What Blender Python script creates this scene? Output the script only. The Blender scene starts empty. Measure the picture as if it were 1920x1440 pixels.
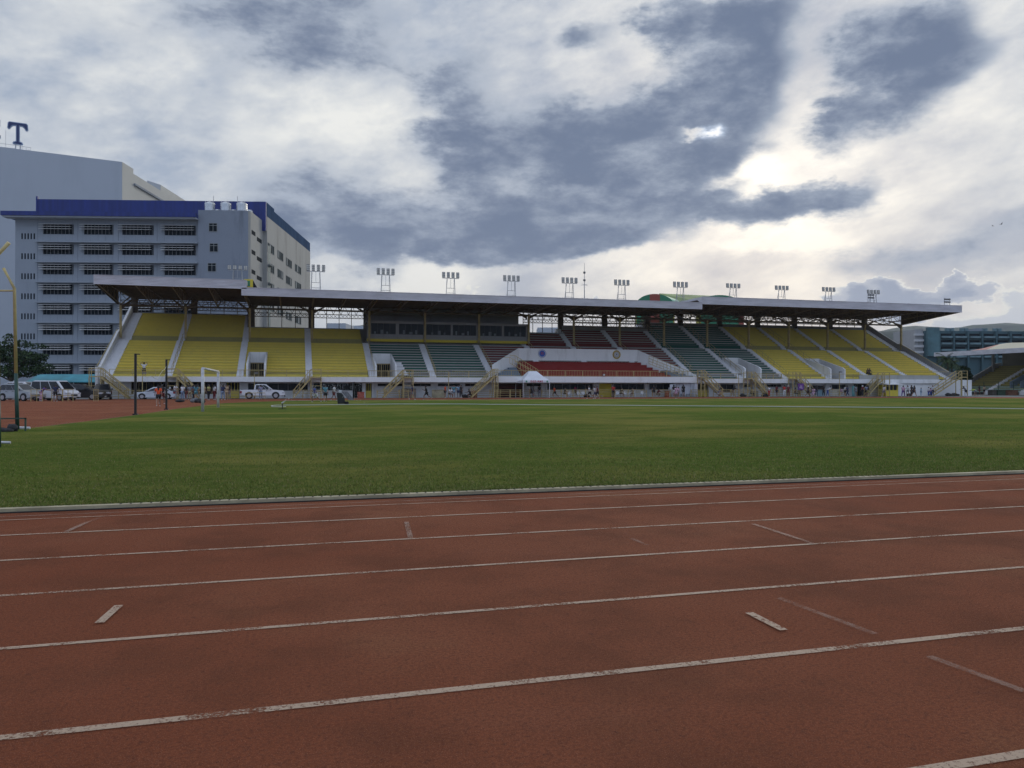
import bpy, bmesh, math, random
import numpy as np
from mathutils import Vector, Matrix
random.seed(7)
R = math.radians
sc = bpy.context.scene
# ---------------------------------------------------------------- camera, sky, sun, exposure
F, H, HZ = 1450.0, 1.425, 726.0
TH = math.atan(.280); CT, ST = math.cos(TH), math.sin(TH)
cam_d = bpy.data.cameras.new('camera'); cam = bpy.data.objects.new('camera', cam_d)
sc.collection.objects.link(cam); sc.camera = cam
cam.location = (0, 0, H)
cam.rotation_euler = (R(90) + math.atan((HZ - 720) / F), 0, -TH)
cam_d.sensor_width = 36; cam_d.lens = F / 1920 * 36
cam_d.clip_end = 20000; cam_d.clip_start = .1
sc.view_settings.view_transform = 'Standard'; sc.view_settings.look = 'None'
sc.view_settings.exposure = 0.32; sc.view_settings.gamma = 1
SUN_AZ, SUN_EL = R(15.64 + 17.5), R(16)          # azimuth clockwise from +Y

world = bpy.data.worlds.new('World'); sc.world = world
world.use_nodes = True
WN = world.node_tree; WN.nodes.clear()
def wn(t, **k):
    n = WN.nodes.new(t)
    for a, b in k.items(): setattr(n, a, b)
    return n
def wl(a, b): WN.links.new(a, b)
def wval(sock, v):
    if hasattr(v, 'links') or hasattr(v, 'is_linked'): wl(v, sock)
    else: sock.default_value = v
def wm(op, a, b=0.0, c=None, clamp=False):
    n = wn('ShaderNodeMath', operation=op, use_clamp=clamp)
    wval(n.inputs[0], a); wval(n.inputs[1], b)
    if c is not None: wval(n.inputs[2], c)
    return n.outputs[0]
def wnoise(vec, scale, detail=6, rough=.55, dist=0.0, col=False):
    n = wn('ShaderNodeTexNoise'); wl(vec, n.inputs['Vector'])
    n.inputs['Scale'].default_value = scale; n.inputs['Detail'].default_value = detail
    n.inputs['Roughness'].default_value = rough; n.inputs['Distortion'].default_value = dist
    return n.outputs['Color' if col else 'Fac']
def wmap(vec, loc=(0, 0, 0), rot=(0, 0, 0), scl=(1, 1, 1), typ='POINT'):
    n = wn('ShaderNodeMapping', vector_type=typ); wl(vec, n.inputs[0])
    n.inputs['Location'].default_value = loc; n.inputs['Rotation'].default_value = rot; n.inputs['Scale'].default_value = scl
    return n.outputs[0]
def wvm(op, a, b):
    n = wn('ShaderNodeVectorMath', operation=op)
    wval(n.inputs[0], a); wval(n.inputs[1], b)
    return n
def wss(x, a, b, lo=0.0, hi=1.0, kind='SMOOTHSTEP'):
    n = wn('ShaderNodeMapRange', interpolation_type=kind)
    wval(n.inputs[0], x); n.inputs[1].default_value = a; n.inputs[2].default_value = b
    n.inputs[3].default_value = lo; n.inputs[4].default_value = hi
    return n.outputs[0]
def wmix(f, a, b, mode='MIX'):
    n = wn('ShaderNodeMix', data_type='RGBA', blend_type=mode)
    wval(n.inputs['Factor'], f)
    for s, v in ((n.inputs[6], a), (n.inputs[7], b)):
        if isinstance(v, tuple): s.default_value = (*v, 1)
        else: wl(v, s)
    return n.outputs[2]
def sky_dir(px, py):                              # photograph direction -> (azimuth, elevation) in degrees
    a = (px - 960) / F
    return (math.degrees(TH + math.atan(a)), math.degrees(math.atan((HZ - py) / F * math.cos(math.atan(a)))))
DEG = math.degrees(1 / F)
tc = wn('ShaderNodeTexCoord').outputs['Generated']
sep = wn('ShaderNodeSeparateXYZ'); wl(tc, sep.inputs[0])
az = wm('MULTIPLY', wm('ARCTAN2', sep.outputs[0], sep.outputs[1]), 57.2958)
el = wm('MULTIPLY', wm('ARCSINE', sep.outputs[2]), 57.2958)
ae = wn('ShaderNodeCombineXYZ'); wl(az, ae.inputs[0]); wl(el, ae.inputs[1]); ae = ae.outputs[0]
flat = wmap(tc, scl=(1, 1, 2.1))                  # clouds lie wider than tall
tilt = wmap(wmap(tc, rot=(0, 0, TH)), rot=(0, R(16), 0), scl=(1, 1, 1))
streak = wmap(tilt, scl=(1, 1, 2.2))
def warp(vec, scale, amt, detail=3, src=None):
    c = wnoise(src or flat, scale, detail, .6, col=True)
    o = wvm('SUBTRACT', c, (.5, .5, .5)).outputs[0]
    n = wn('ShaderNodeVectorMath', operation='MULTIPLY_ADD')
    wl(o, n.inputs[0]); n.inputs[1].default_value = (amt, amt * .75, 0); wl(vec, n.inputs[2])
    return n.outputs[0]
ae1 = warp(ae, 6.5, 9.0, 7)
ae2 = warp(ae, 26, 2.6, 4)
def blobs(vec, lst, gr=1.0):
    tot = None
    for (x, y, sx, sy, rot, w) in lst:
        a, e = sky_dir(x, y)
        m = wmap(vec, loc=(a, e, 0), rot=(0, 0, R(rot)), scl=(sx * DEG * gr, sy * DEG * gr, 1), typ='TEXTURE')
        ln = wvm('LENGTH', m, (0, 0, 0)).outputs['Value']
        v = wss(ln, 1.0, 0.08, 0.0, w)
        tot = v if tot is None else wm('ADD', tot, v)
    return tot
# heavy dark cloud masses: x, y, half width, half height, tilt, weight
DARK = [(1090, 260, 330, 105, 4, 1.1), (1330, 150, 170, 190, -12, 1.05), (1250, 300, 260, 110, 10, 1.0), (870, 265, 130, 90, 0, .8),
        (1420, 60, 75, 120, 0, .9), (1090, 62, 75, 38, -10, .8), (1250, 25, 120, 40, 0, .6),
        (1690, 160, 150, 115, 18, .95), (1620, 60, 90, 60, 0, .6), (1790, 60, 80, 130, -25, .7), (1580, 235, 70, 50, 30, .5),
        (1170, 425, 330, 62, 5, .95), (980, 415, 260, 70, -6, .8), (800, 435, 340, 85, 0, .72), (600, 400, 230, 90, -8, .72), (1380, 395, 75, 36, 0, .55),
        (1525, 372, 105, 48, 6, 1.1), (1600, 340, 60, 30, 30, .5),
        (600, 62, 280, 80, -3, .8), (860, 140, 120, 50, 0, .85), (470, 130, 150, 50, 0, .35), (150, 20, 170, 60, -20, .32),
        (900, 478, 400, 36, 0, .75), (690, 530, 120, 45, 0, .65), (620, 330, 150, 60, -15, .3),
        (1800, 465, 330, 40, 7, .42)]
HOLE = [(1300, 250, 46, 13, -8, .75), (1332, 247, 20, 12, 0, .6),
        (1040, 130, 130, 45, -5, .5), (1420, 310, 45, 40, 0, .45), (1350, 340, 70, 24, 20, .35), (1250, 350, 120, 16, 5, .3)]
LIGHT = [(1430, 300, 110, 110, 20, .35), (1545, 200, 60, 80, 0, .3), (1380, 350, 170, 40, 20, .3), (1250, 480, 330, 50, 10, .30), (780, 540, 170, 60, 0, .7),
         (560, 190, 330, 90, -20, .12), (700, 250, 190, 90, -30, .22), (240, 130, 330, 110, -25, .12), (1480, 462, 130, 22, 2, .6), (1350, 540, 330, 45, 0, .25),
         (1650, 330, 330, 100, 15, .25), (1850, 600, 150, 40, 0, .3), (20, 170, 200, 130, 0, -.25), (1800, 470, 230, 40, 7, -.5), (1020, 540, 160, 55, 0, -.4),
         (330, 330, 260, 110, 0, -.1), (1830, 520, 190, 60, 0, -.2)]
D = wm('MINIMUM', blobs(ae1, DARK, 1.27), 1.15)
Hn = blobs(ae2, HOLE)
Bn = blobs(ae1, LIGHT, 1.3)
n1 = wnoise(flat, 5, 7, .6)
n2 = wnoise(streak, 6.0, 8, .60)
n3 = wnoise(flat, 13, 7, .66)
dens = wm('SUBTRACT', wm('ADD', wm('ADD', D, wm('MULTIPLY', wm('SUBTRACT', n1, .5), 1.5)), wm('MULTIPLY', wm('SUBTRACT', n3, .5), 1.25)), Hn)
# sky dome behind the photographed part: broken grey cloud as well
mask = wss(dens, .14, .92)
lit = wm('ADD', wm('ADD', wm('MULTIPLY', wm('SUBTRACT', n2, .5), 2.7), .46), Bn)
lit = wm('ADD', lit, wm('MULTIPLY', wm('SUBTRACT', n3, .5), .95), clamp=True)
sky = wn('ShaderNodeTexSky', sky_type='NISHITA', sun_disc=False)
sky.sun_elevation = SUN_EL; sky.sun_rotation = SUN_AZ; sky.air_density = 1.2; sky.dust_density = 2.5
SK = .1
k = 1 / SK
def kc(c): return tuple(v * k for v in c)
base = wmix(lit, kc((.30, .355, .45)), kc((.74, .74, .71)))
base = wmix(.95, sky.outputs[0], base)
away = wss(wvm('DOT_PRODUCT', tc, (math.sin(SUN_AZ), math.cos(SUN_AZ), 0)).outputs['Value'], .55, -.35)
base = wmix(wm('MULTIPLY', away, .82), base, wmix(wss(sep.outputs[2], .09, .77), kc((.25, .33, .50)), kc((.58, .70, .96))))
darkc = wmix(wss(wm('ADD', dens, wm('MULTIPLY', wm('SUBTRACT', n3, .5), .9)), .45, 1.45), kc((.33, .375, .45)), kc((.118, .155, .235)))
col = wmix(mask, base, darkc)
# glow round the veiled sun
ga, ge = sky_dir(1440, 350)
sd = wvm('LENGTH', wmap(ae, loc=(ga, ge, 0), scl=(6.5, 4.5, 1), typ='TEXTURE'), (0, 0, 0)).outputs['Value']
glow = wm('POWER', 2.718, wm('MULTIPLY', wm('MULTIPLY', sd, sd), -1.0))
ha, he = sky_dir(1330, 248)
hd = wvm('LENGTH', wmap(ae2, loc=(ha, he, 0), scl=(1.5, .7, 1), typ='TEXTURE'), (0, 0, 0)).outputs['Value']
gl2 = wss(hd, 1.0, 0.0, 0.0, .38)
gcol = wmix(1.0, kc((.17, .16, .135)), (1, 1, 1), 'MULTIPLY')
gs = wm('MULTIPLY', glow, wm('ADD', wm('MULTIPLY', wm('SUBTRACT', 1.0, mask), wss(wm('ADD', n3, n2), .75, 1.15, .45, 1.0)), .05))
col = wmix(gs, col, wmix(1.0, col, gcol, 'ADD'))
col = wmix(gl2, col, wmix(1.0, col, kc((.5, .6, .75)), 'ADD'))
# cumulus heads low over the horizon: crisp bright rims, grey bodies
CUM = [(1660, 566, 80, 62, 0, 1.0), (1600, 545, 45, 36, 0, .7), (1570, 575, 60, 40, 0, .8), (1665, 530, 34, 30, 0, .6), (1720, 580, 90, 40, 0, .9), (1800, 532, 38, 34, 0, .9), (1850, 548, 48, 26, 0, .8), (1780, 556, 55, 22, 0, .7),
       (1125, 560, 22, 24, 0, .9), (1190, 575, 60, 14, 0, .6)]
CUMW = [(1915, 570, 50, 50, 0, 1.1), (1800, 615, 200, 28, 0, .9), (1860, 600, 90, 25, 0, .8), (1150, 575, 60, 16, 0, .8), (880, 540, 45, 36, 0, .5)]
bil = wn('ShaderNodeTexVoronoi', feature='F1', voronoi_dimensions='2D'); wl(ae2, bil.inputs['Vector'])
bil.inputs['Scale'].default_value = .95
bl = wm('MULTIPLY', wm('SUBTRACT', .42, bil.outputs['Distance']), .5)
c1 = wm('ADD', blobs(ae2, CUM), bl); c2 = wm('ADD', blobs(ae2, CUMW), bl)
m2 = wss(c2, .46, .56)
col = wmix(wm('MULTIPLY', m2, .9), col, wmix(wss(wm('ADD', c2, wm('MULTIPLY', wm('SUBTRACT', n3, .5), 1.2)), .55, 1.0), kc((.80, .78, .70)), kc((.55, .57, .60))))
m1 = wss(c1, .42, .52)
cs = c1
col = wmix(wm('MULTIPLY', m1, .95), col, wmix(wss(cs, .62, 1.15), wmix(wss(cs, .47, .66), kc((.84, .81, .73)), kc((.46, .48, .53))), kc((.28, .32, .41))))
bg = wn('ShaderNodeBackground'); wl(col, bg.inputs[0]); bg.inputs[1].default_value = SK
wo = wn('ShaderNodeOutputWorld'); wl(bg.outputs[0], wo.inputs[0])
world.cycles.sampling_method = 'MANUAL'; world.cycles.sample_map_resolution = 1024

sun_d = bpy.data.lights.new('sun', 'SUN'); sun = bpy.data.objects.new('sun', sun_d); sc.collection.objects.link(sun)
sun_d.energy = .6; sun_d.angle = R(12); sun_d.color = (1, .93, .8)
sv = Vector((math.sin(SUN_AZ) * math.cos(SUN_EL), math.cos(SUN_AZ) * math.cos(SUN_EL), math.sin(SUN_EL)))
sun.rotation_euler = (-sv).to_track_quat('-Z', 'Y').to_euler()
# ---------------------------------------------------------------- helpers
def cam_pt(X, Y, z=0.0):                          # right / forward metres from the viewpoint -> world
    return Vector((X * CT + Y * ST, -X * ST + Y * CT, z))
def plane(px, py, V):                             # a photograph direction met with the vertical plane y = V
    a = (px - 960) / F; t = V / (CT - a * ST)
    return t * (a * CT + ST), H + t * (HZ - py) / F
def UX(px, V): return plane(px, 700, V)[0]
def ZY(px, py, V): return plane(px, py, V)[1]
def gnd(px, py, z=0.0):
    a = (px - 960) / F; t = (H - z) * F / (py - HZ)
    return t * (a * CT + ST), t * (CT - a * ST)
_m = {}
def mat(name, col, rough=.8, var=.0, scale=1.0, metal=0.0, bump=0.0, bscale=None, spec=.5, col2=None, detail=5, stretch=None, trans=0):
    if name in _m: return _m[name]
    m = bpy.data.materials.new(name); m.use_nodes = True; nt = m.node_tree; b = nt.nodes['Principled BSDF']
    b.inputs['Base Color'].default_value = (*col, 1); b.inputs['Roughness'].default_value = rough
    b.inputs['Metallic'].default_value = metal; b.inputs['Specular IOR Level'].default_value = spec
    if var or bump or col2:
        tcn = nt.nodes.new('ShaderNodeTexCoord'); mp = nt.nodes.new('ShaderNodeMapping')
        nt.links.new(tcn.outputs['Object'], mp.inputs[0])
        if stretch: mp.inputs['Scale'].default_value = stretch
        n = nt.nodes.new('ShaderNodeTexNoise'); nt.links.new(mp.outputs[0], n.inputs['Vector'])
        n.inputs['Scale'].default_value = scale; n.inputs['Detail'].default_value = detail; n.inputs['Roughness'].default_value = .6
        if var or col2:
            rp = nt.nodes.new('ShaderNodeValToRGB'); nt.links.new(n.outputs['Fac'], rp.inputs[0])
            c2 = col2 or tuple(min(1, c * (1 + var)) for c in col); c1 = col if col2 else tuple(c * (1 - var) for c in col)
            rp.color_ramp.elements[0].position = .36; rp.color_ramp.elements[1].position = .64
            rp.color_ramp.elements[0].color = (*c1, 1); rp.color_ramp.elements[1].color = (*c2, 1)
            nt.links.new(rp.outputs[0], b.inputs['Base Color'])
        if bump:
            n2 = nt.nodes.new('ShaderNodeTexNoise'); nt.links.new(mp.outputs[0], n2.inputs['Vector'])
            n2.inputs['Scale'].default_value = bscale or scale * 4; n2.inputs['Detail'].default_value = 4
            bp = nt.nodes.new('ShaderNodeBump'); bp.inputs['Strength'].default_value = bump; bp.inputs['Distance'].default_value = .02
            nt.links.new(n2.outputs['Fac'], bp.inputs['Height']); nt.links.new(bp.outputs[0], b.inputs['Normal'])
    _m[name] = m
    return m
class MB:
    def __init__(s, M=None): s.v = []; s.f = []; s.mi = []; s.M = M; s.k = 0
    def mid(s, k): s.k = k; return s
    def add(s, vs, fs):
        o = len(s.v); s.v += [tuple(v) for v in vs]; s.f += [tuple(i + o for i in f) for f in fs]; s.mi += [s.k] * len(fs)
        return s
    def box(s, x0, x1, y0, y1, z0, z1):
        return s.add([(x0, y0, z0), (x1, y0, z0), (x1, y1, z0), (x0, y1, z0), (x0, y0, z1), (x1, y0, z1), (x1, y1, z1), (x0, y1, z1)],
                     [(0, 3, 2, 1), (4, 5, 6, 7), (0, 1, 5, 4), (1, 2, 6, 5), (2, 3, 7, 6), (3, 0, 4, 7)])
    def bar(s, p, q, w, h=None):
        p, q = Vector(p), Vector(q); d = (q - p); h = h or w
        if d.length < 1e-6: return s
        d.normalize(); up = Vector((0, 0, 1)) if abs(d.z) < .95 else Vector((0, 1, 0))
        a = d.cross(up).normalized() * w / 2; b = a.cross(d).normalized() * h / 2
        vs = [p - a - b, p + a - b, p + a + b, p - a + b, q - a - b, q + a - b, q + a + b, q - a + b]
        return s.add(vs, [(0, 1, 2, 3), (7, 6, 5, 4), (0, 4, 5, 1), (1, 5, 6, 2), (2, 6, 7, 3), (3, 7, 4, 0)])
    def tube(s, pts, r, n=8, cap=True):
        pts = [Vector(p) for p in pts]; o = len(s.v); rs = r if isinstance(r, (list, tuple)) else [r] * len(pts)
        vs = []
        for i, p in enumerate(pts):
            d = (pts[min(i + 1, len(pts) - 1)] - pts[max(i - 1, 0)]).normalized()
            up = Vector((0, 0, 1)) if abs(d.z) < .9 else Vector((0, 1, 0))
            a = d.cross(up).normalized(); b = a.cross(d)
            vs += [p + (a * math.cos(2 * math.pi * j / n) + b * math.sin(2 * math.pi * j / n)) * rs[i] for j in range(n)]
        fs = [(i * n + j, i * n + (j + 1) % n, (i + 1) * n + (j + 1) % n, (i + 1) * n + j) for i in range(len(pts) - 1) for j in range(n)]
        if cap: fs += [tuple(range(n))[::-1], tuple((len(pts) - 1) * n + j for j in range(n))]
        return s.add(vs, fs)
    def prism(s, poly, axis, a, b):               # polygon in the two other axes, extruded along axis
        def mk(p, t):
            return (t, p[0], p[1]) if axis == 'x' else ((p[0], t, p[1]) if axis == 'y' else (p[0], p[1], t))
        n = len(poly)
        return s.add([mk(p, a) for p in poly] + [mk(p, b) for p in poly],
                     [tuple(range(n)), tuple(range(2 * n - 1, n - 1, -1))] + [(i, i + n, (i + 1) % n + n, (i + 1) % n) for i in range(n)])
    def quad(s, a, b, c, d): return s.add([a, b, c, d], [(0, 1, 2, 3)])
    def build(s, name, m, parent=None, world=True, smooth=False):
        me = bpy.data.meshes.new(name)
        vs = s.v
        if s.M is not None: vs = [s.M @ Vector(v) for v in vs]
        if parent is not None and world:
            o = root_loc(parent); vs = [(v[0] - o[0], v[1] - o[1], v[2] - o[2]) for v in vs]
        me.from_pydata([tuple(v) for v in vs], [], s.f)
        ms = m if isinstance(m, (list, tuple)) else [m]
        for x in ms: me.materials.append(x)
        if any(s.mi): me.polygons.foreach_set('material_index', s.mi)
        bmm = bmesh.new(); bmm.from_mesh(me); bmesh.ops.recalc_face_normals(bmm, faces=bmm.faces); bmm.to_mesh(me); bmm.free()
        if smooth: me.polygons.foreach_set('use_smooth', [True] * len(me.polygons))
        o = bpy.data.objects.new(name, me); sc.collection.objects.link(o)
        if parent is not None: o.parent = parent
        return o
def root_loc(o):
    l = Vector((0, 0, 0))
    while o is not None: l += o.location; o = o.parent
    return l
def tag(o, label, cat, group=None, kind=None):
    if kind: o['kind'] = kind
    if label: o['label'] = label
    if cat: o['category'] = cat
    if group: o['group'] = group
    return o
def thing(name, label, cat, loc=(0, 0, 0), rz=0.0, group=None):
    o = bpy.data.objects.new(name, None); sc.collection.objects.link(o); o.empty_display_size = .3
    o.location = loc; o.rotation_euler = (0, 0, rz)
    return tag(o, label, cat, group)
def struct(o): o['kind'] = 'structure'; return o
def kids(o): return [c for c in bpy.data.objects if c.parent == o]
def dup(root, loc, rz=0.0, label=None, scale=None):
    r = root.copy(); sc.collection.objects.link(r); r.location = loc; r.rotation_euler = (0, 0, rz)
    if label: r['label'] = label
    if scale: r.scale = scale
    def rec(a, b):
        for ch in list(a.children):
            c = ch.copy(); sc.collection.objects.link(c); c.parent = b; rec(ch, c)
    rec(root, r)
    return r
def frame(u, v, ang, z=0.0):                      # local frame: x along ang (radians from +X), y to its left
    return Matrix.Translation((u, v, z)) @ Matrix.Rotation(ang, 4, 'Z')
def new_nodes(name):
    m = bpy.data.materials.new(name); m.use_nodes = True; nt = m.node_tree
    b = nt.nodes['Principled BSDF']; co = nt.nodes.new('ShaderNodeTexCoord').outputs['Object']
    def N(t, **k):
        n = nt.nodes.new(t)
        for a, v in k.items(): setattr(n, a, v)
        return n
    def noise(scale, detail=5, rough=.6, vec=None, stretch=None):
        v = vec or co
        if stretch:
            mp = N('ShaderNodeMapping'); nt.links.new(v, mp.inputs[0]); mp.inputs['Scale'].default_value = stretch; v = mp.outputs[0]
        n = N('ShaderNodeTexNoise'); nt.links.new(v, n.inputs['Vector']); n.inputs['Scale'].default_value = scale
        n.inputs['Detail'].default_value = detail; n.inputs['Roughness'].default_value = rough
        return n.outputs['Fac']
    def ss(x, a, c, lo=0.0, hi=1.0):
        n = N('ShaderNodeMapRange', interpolation_type='SMOOTHSTEP'); nt.links.new(x, n.inputs[0])
        for i, q in enumerate((a, c, lo, hi)): n.inputs[i + 1].default_value = q
        return n.outputs[0]
    def mix(f, a, c, mode='MIX'):
        n = N('ShaderNodeMix', data_type='RGBA', blend_type=mode)
        if isinstance(f, float): n.inputs['Factor'].default_value = f
        else: nt.links.new(f, n.inputs['Factor'])
        for s_, q in ((n.inputs[6], a), (n.inputs[7], c)):
            if isinstance(q, tuple): s_.default_value = (*q, 1)
            else: nt.links.new(q, s_)
        return n.outputs[2]
    def math_(op, a, c):
        n = N('ShaderNodeMath', operation=op)
        for s_, q in ((n.inputs[0], a), (n.inputs[1], c)):
            if isinstance(q, (int, float)): s_.default_value = q
            else: nt.links.new(q, s_)
        return n.outputs[0]
    def bump(h, strength, dist=.01):
        n = N('ShaderNodeBump'); n.inputs['Strength'].default_value = strength; n.inputs['Distance'].default_value = dist
        nt.links.new(h, n.inputs['Height']); nt.links.new(n.outputs[0], b.inputs['Normal'])
    return m, nt, b, co, noise, ss, mix, math_, bump
# ---------------------------------------------------------------- ground, track, field
def sheet(name, poly, z, m, kind='structure'):
    me = bpy.data.meshes.new(name); me.from_pydata([(x, y, z) for x, y in poly], [], [tuple(range(len(poly)))])
    me.materials.append(m); o = bpy.data.objects.new(name, me); sc.collection.objects.link(o); o['kind'] = kind
    return o
m_ground = mat('ground_concrete', (.16, .16, .15), .9, .25, .3)
m, nt, b, co, noise, ss, mix, math_, bump = new_nodes('track_rubber')
n_big = noise(.16, 4, .6); n_mid = noise(.9, 6, .65); n_fine = noise(55, 3, .7); n_grain = noise(190, 2, .6)
c = mix(ss(n_big, .35, .66), (.255, .076, .034), (.315, .112, .055))
c = mix(ss(n_mid, .42, .68, 0, .75), c, (.165, .058, .028))
c = mix(ss(noise(.33, 7, .7), .52, .72, 0, .55), c, (.30, .140, .066))
c = mix(ss(noise(6, 5, .75), .55, .72, 0, .45), c, (.15, .050, .028))
c = mix(ss(noise(.45, 5, .7, stretch=(.35, 1, 1)), .55, .8, 0, .5), c, (.30, .135, .085))
c = mix(ss(n_fine, .38, .66, 0, .62), c, (.13, .040, .025))
c = mix(ss(noise(24, 3, .8), .56, .70, 0, .55), c, (.095, .034, .024))
c = mix(ss(n_grain, .54, .68, 0, .6), c, (.44, .22, .14))
nt.links.new(c, b.inputs['Base Color']); b.inputs['Roughness'].default_value = .95; b.inputs['Specular IOR Level'].default_value = .06
bump(math_('ADD', n_fine, math_('MULTIPLY', n_grain, .6)), 1.0, .022)
m_track = m
def paint(name, cover, col=(.47, .34, .235), top=.85):
    m, nt, b, co, noise, ss, mix, math_, bump = new_nodes(name)
    g = noise(62, 4, .8); w = noise(1.9, 6, .7)
    a = math_('ADD', g, math_('MULTIPLY', math_('SUBTRACT', w, .5), .95))
    b.inputs['Base Color'].default_value = (*col, 1); nt.links.new(ss(a, cover - .12, cover + .12, top, 0.0), b.inputs['Alpha']); b.inputs['Roughness'].default_value = .8
    bump(g, .6, .008)
    return m
m_line = paint('worn_line_paint', .58); m_faint = paint('faded_line_paint', .55, (.45, .34, .26), .42); m_vfaint = paint('ghost_line_paint', .50, (.42, .33, .26), .28)
m, nt, b, co, noise, ss, mix, math_, bump = new_nodes('turf')
lo = noise(.11, 5, .62); md = noise(.55, 6, .65, stretch=(.45, 1, 1)); fi = noise(7, 6, .7, stretch=(.6, 1, 1)); vf = noise(70, 3, .7)
c = mix(ss(lo, .42, .60), (.125, .178, .034), (.285, .255, .068))
c = mix(ss(noise(.23, 6, .7, stretch=(.5, 1, 1)), .48, .66, 0, .7), c, (.090, .148, .030))
c = mix(ss(md, .40, .66, 0, .75), c, (.095, .140, .028))
c = mix(ss(fi, .45, .70, 0, .7), c, (.225, .225, .07))
c = mix(ss(noise(19, 4, .75), .50, .68, 0, .6), c, (.060, .095, .020))
c = mix(ss(vf, .40, .72, 0, .35), c, (.065, .098, .020))
sp = noise(3.3, 3, .8); c = mix(ss(sp, .70, .78, 0, .6), c, (.20, .18, .08))
nt.links.new(c, b.inputs['Base Color']); b.inputs['Roughness'].default_value = 1; b.inputs['Specular IOR Level'].default_value = 0
bump(math_('ADD', fi, vf), 1.0, .05)
m_turf = m
sheet('ground', [(-3000, -600), (4000, -600), (4000, 5000), (-3000, 5000)], -.05, m_ground)
arc_r = [(64 + 53.5 * math.sin(t), 46.5 - 53.5 * math.cos(t)) for t in np.linspace(.15, math.pi * .97, 40)]
sheet('running_track', [(-70, -14), (64, -14)] + arc_r + [(64, 101.2), (-70, 101.2)], 0.0, m_track)
arc = [(64 + 36.3 * math.sin(t), 46.4 - 36.3 * math.cos(t)) for t in np.linspace(0, math.pi, 48)]
V_KERB = 9.98
left_edge = [(8, 83.2), (3, 82.6), (-1.2, 80.2), (-3.8, 76.5), (-5.9, 71), (-6.7, 62), (-7.3, 53.1), (-7.65, 41.1), (-8.2, 34), (-8.75, 28.6), (-9.1, 20), (-9.4, V_KERB + .15)]
gp = [(-9.4, V_KERB + .15), (64, V_KERB + .15)] + arc[1:-1] + [(64, 82.9)] + left_edge[:-1]
# slightly ragged far edges, real turf thickness
gm = MB(); rr = random.Random(3)
n = len(gp); gm.add([(x, y, .045) for x, y in gp] + [(x, y, -.02) for x, y in gp], [tuple(range(n))] + [(i, (i + 1) % n, (i + 1) % n + n, i + n) for i in range(n)])
struct(gm.build('grass_field', m_turf))
def line_strip(pts, w, z, m, name='lane_line'):
    mb = MB(); pts = [Vector((*p, 0)) for p in pts]
    for p, q in zip(pts, pts[1:]):
        d = (q - p).normalized(); s_ = Vector((-d.y, d.x, 0)) * w / 2
        mb.quad((*(p - s_).xy, z), (*(q - s_).xy, z), (*(q + s_).xy, z), (*(p + s_).xy, z))
    return struct(mb.build(name, m))
for i in range(7):
    v0 = 3.585 + 1.22 * (i - 1) if i else 2.36
    line_strip([(-60, v0), (64, v0)] + [(64 + (46.4 - v0) * math.sin(t), 46.4 - (46.4 - v0) * math.cos(t)) for t in np.linspace(.03, 3.1, 60)], (.046 if i > 1 else .055) if i != 6 else .03, .004 + i * .0002, m_line if i != 6 else m_faint)
line_strip([(-60, 9.42), (64, 9.42)], .03, .0065, m_line)
for i in range(1, 8):
    v0 = 83.2 + 1.22 * i
    line_strip([(-60, v0), (64, v0)], .05, .006 + .0002 * i, m_faint)
def mark(p, q, w, m, k=0): line_strip([gnd(*p), gnd(*q)], w, .0105 + k * .0004, m, 'lane_mark')
mark((205, 1170), (212, 1136), .0, m_line) if 0 else None
mark((187, 1170), (224, 1137), .055, m_line); mark((1404, 1151), (1469, 1184), .055, m_line, 1)
mark((762, 980), (770, 1010), .05, m_faint, 2); mark((1412, 984), (1525, 1021), .05, m_faint, 3)
mark((124, 999), (166, 980), .05, m_faint, 4); mark((168, 980), (200, 968), .045, m_vfaint, 5)
mark((1460, 1124), (1640, 1192), .05, m_vfaint, 6); mark((1740, 1234), (1920, 1300), .05, m_vfaint, 7); mark((1185, 1012), (1212, 1024), .04, m_vfaint, 8)
# slotted concrete drain kerb along the inside of the track
m_kerb = mat('kerb_concrete', (.38, .33, .21), .9, .3, 1.5, bump=.4, bscale=30)
m_slot_shadow = mat('slot_and_kerb_shadow', (.015, .014, .013), .9)
kb = MB(); kb.box(-40, 64, V_KERB + .02, V_KERB + .15, -.03, .046)
kb.mid(1); kb.box(-40, 64, V_KERB - .03, V_KERB + .018, -.02, .010)  # dark strip in front of the kerb paints its thin shadow line
u = -2.0
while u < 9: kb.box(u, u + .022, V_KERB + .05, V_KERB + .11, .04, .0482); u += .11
struct(kb.build('drain_kerb', [m_kerb, m_slot_shadow]))
kf = MB(); kf.box(-1, 64, 82.95, 83.2, -.02, .06); struct(kf.build('far_kerb', m_kerb))
line_strip([(x, y - 0) for x, y in left_edge[4:]], .07, .052, m_faint, 'field_edge_line')
# real blades on the near part of the field: too many to count
rng = np.random.default_rng(5)
NB = 170000
vv = V_KERB + .13 + (rng.random(NB) ** 2.2) * 24
lo_u = -.36 * vv - .8; hi_u = 1.20 * vv + 1.5
uu = lo_u + rng.random(NB) * (hi_u - lo_u)
keep = uu > -9.2; uu, vv = uu[keep], vv[keep]; nb = len(uu)
tuft = .6 + .8 * np.sin(uu * 2.1 + np.sin(vv * 1.7) * 2) * np.sin(vv * 2.9 + uu * .7)
hh = (.010 + .022 * rng.random(nb)) * (1 + .35 * tuft) * np.clip(1.1 - (vv - 10) * .035, .25, 1)
ww = (.0035 + .0045 * rng.random(nb)) * 1.0
an = rng.random(nb) * math.pi; la = (rng.random(nb) - .5) * .05; lb = (rng.random(nb) - .5) * .05
P = np.zeros((nb, 3, 3), np.float32)
P[:, 0, 0] = uu - ww * np.cos(an); P[:, 0, 1] = vv - ww * np.sin(an); P[:, 0, 2] = .043
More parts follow.
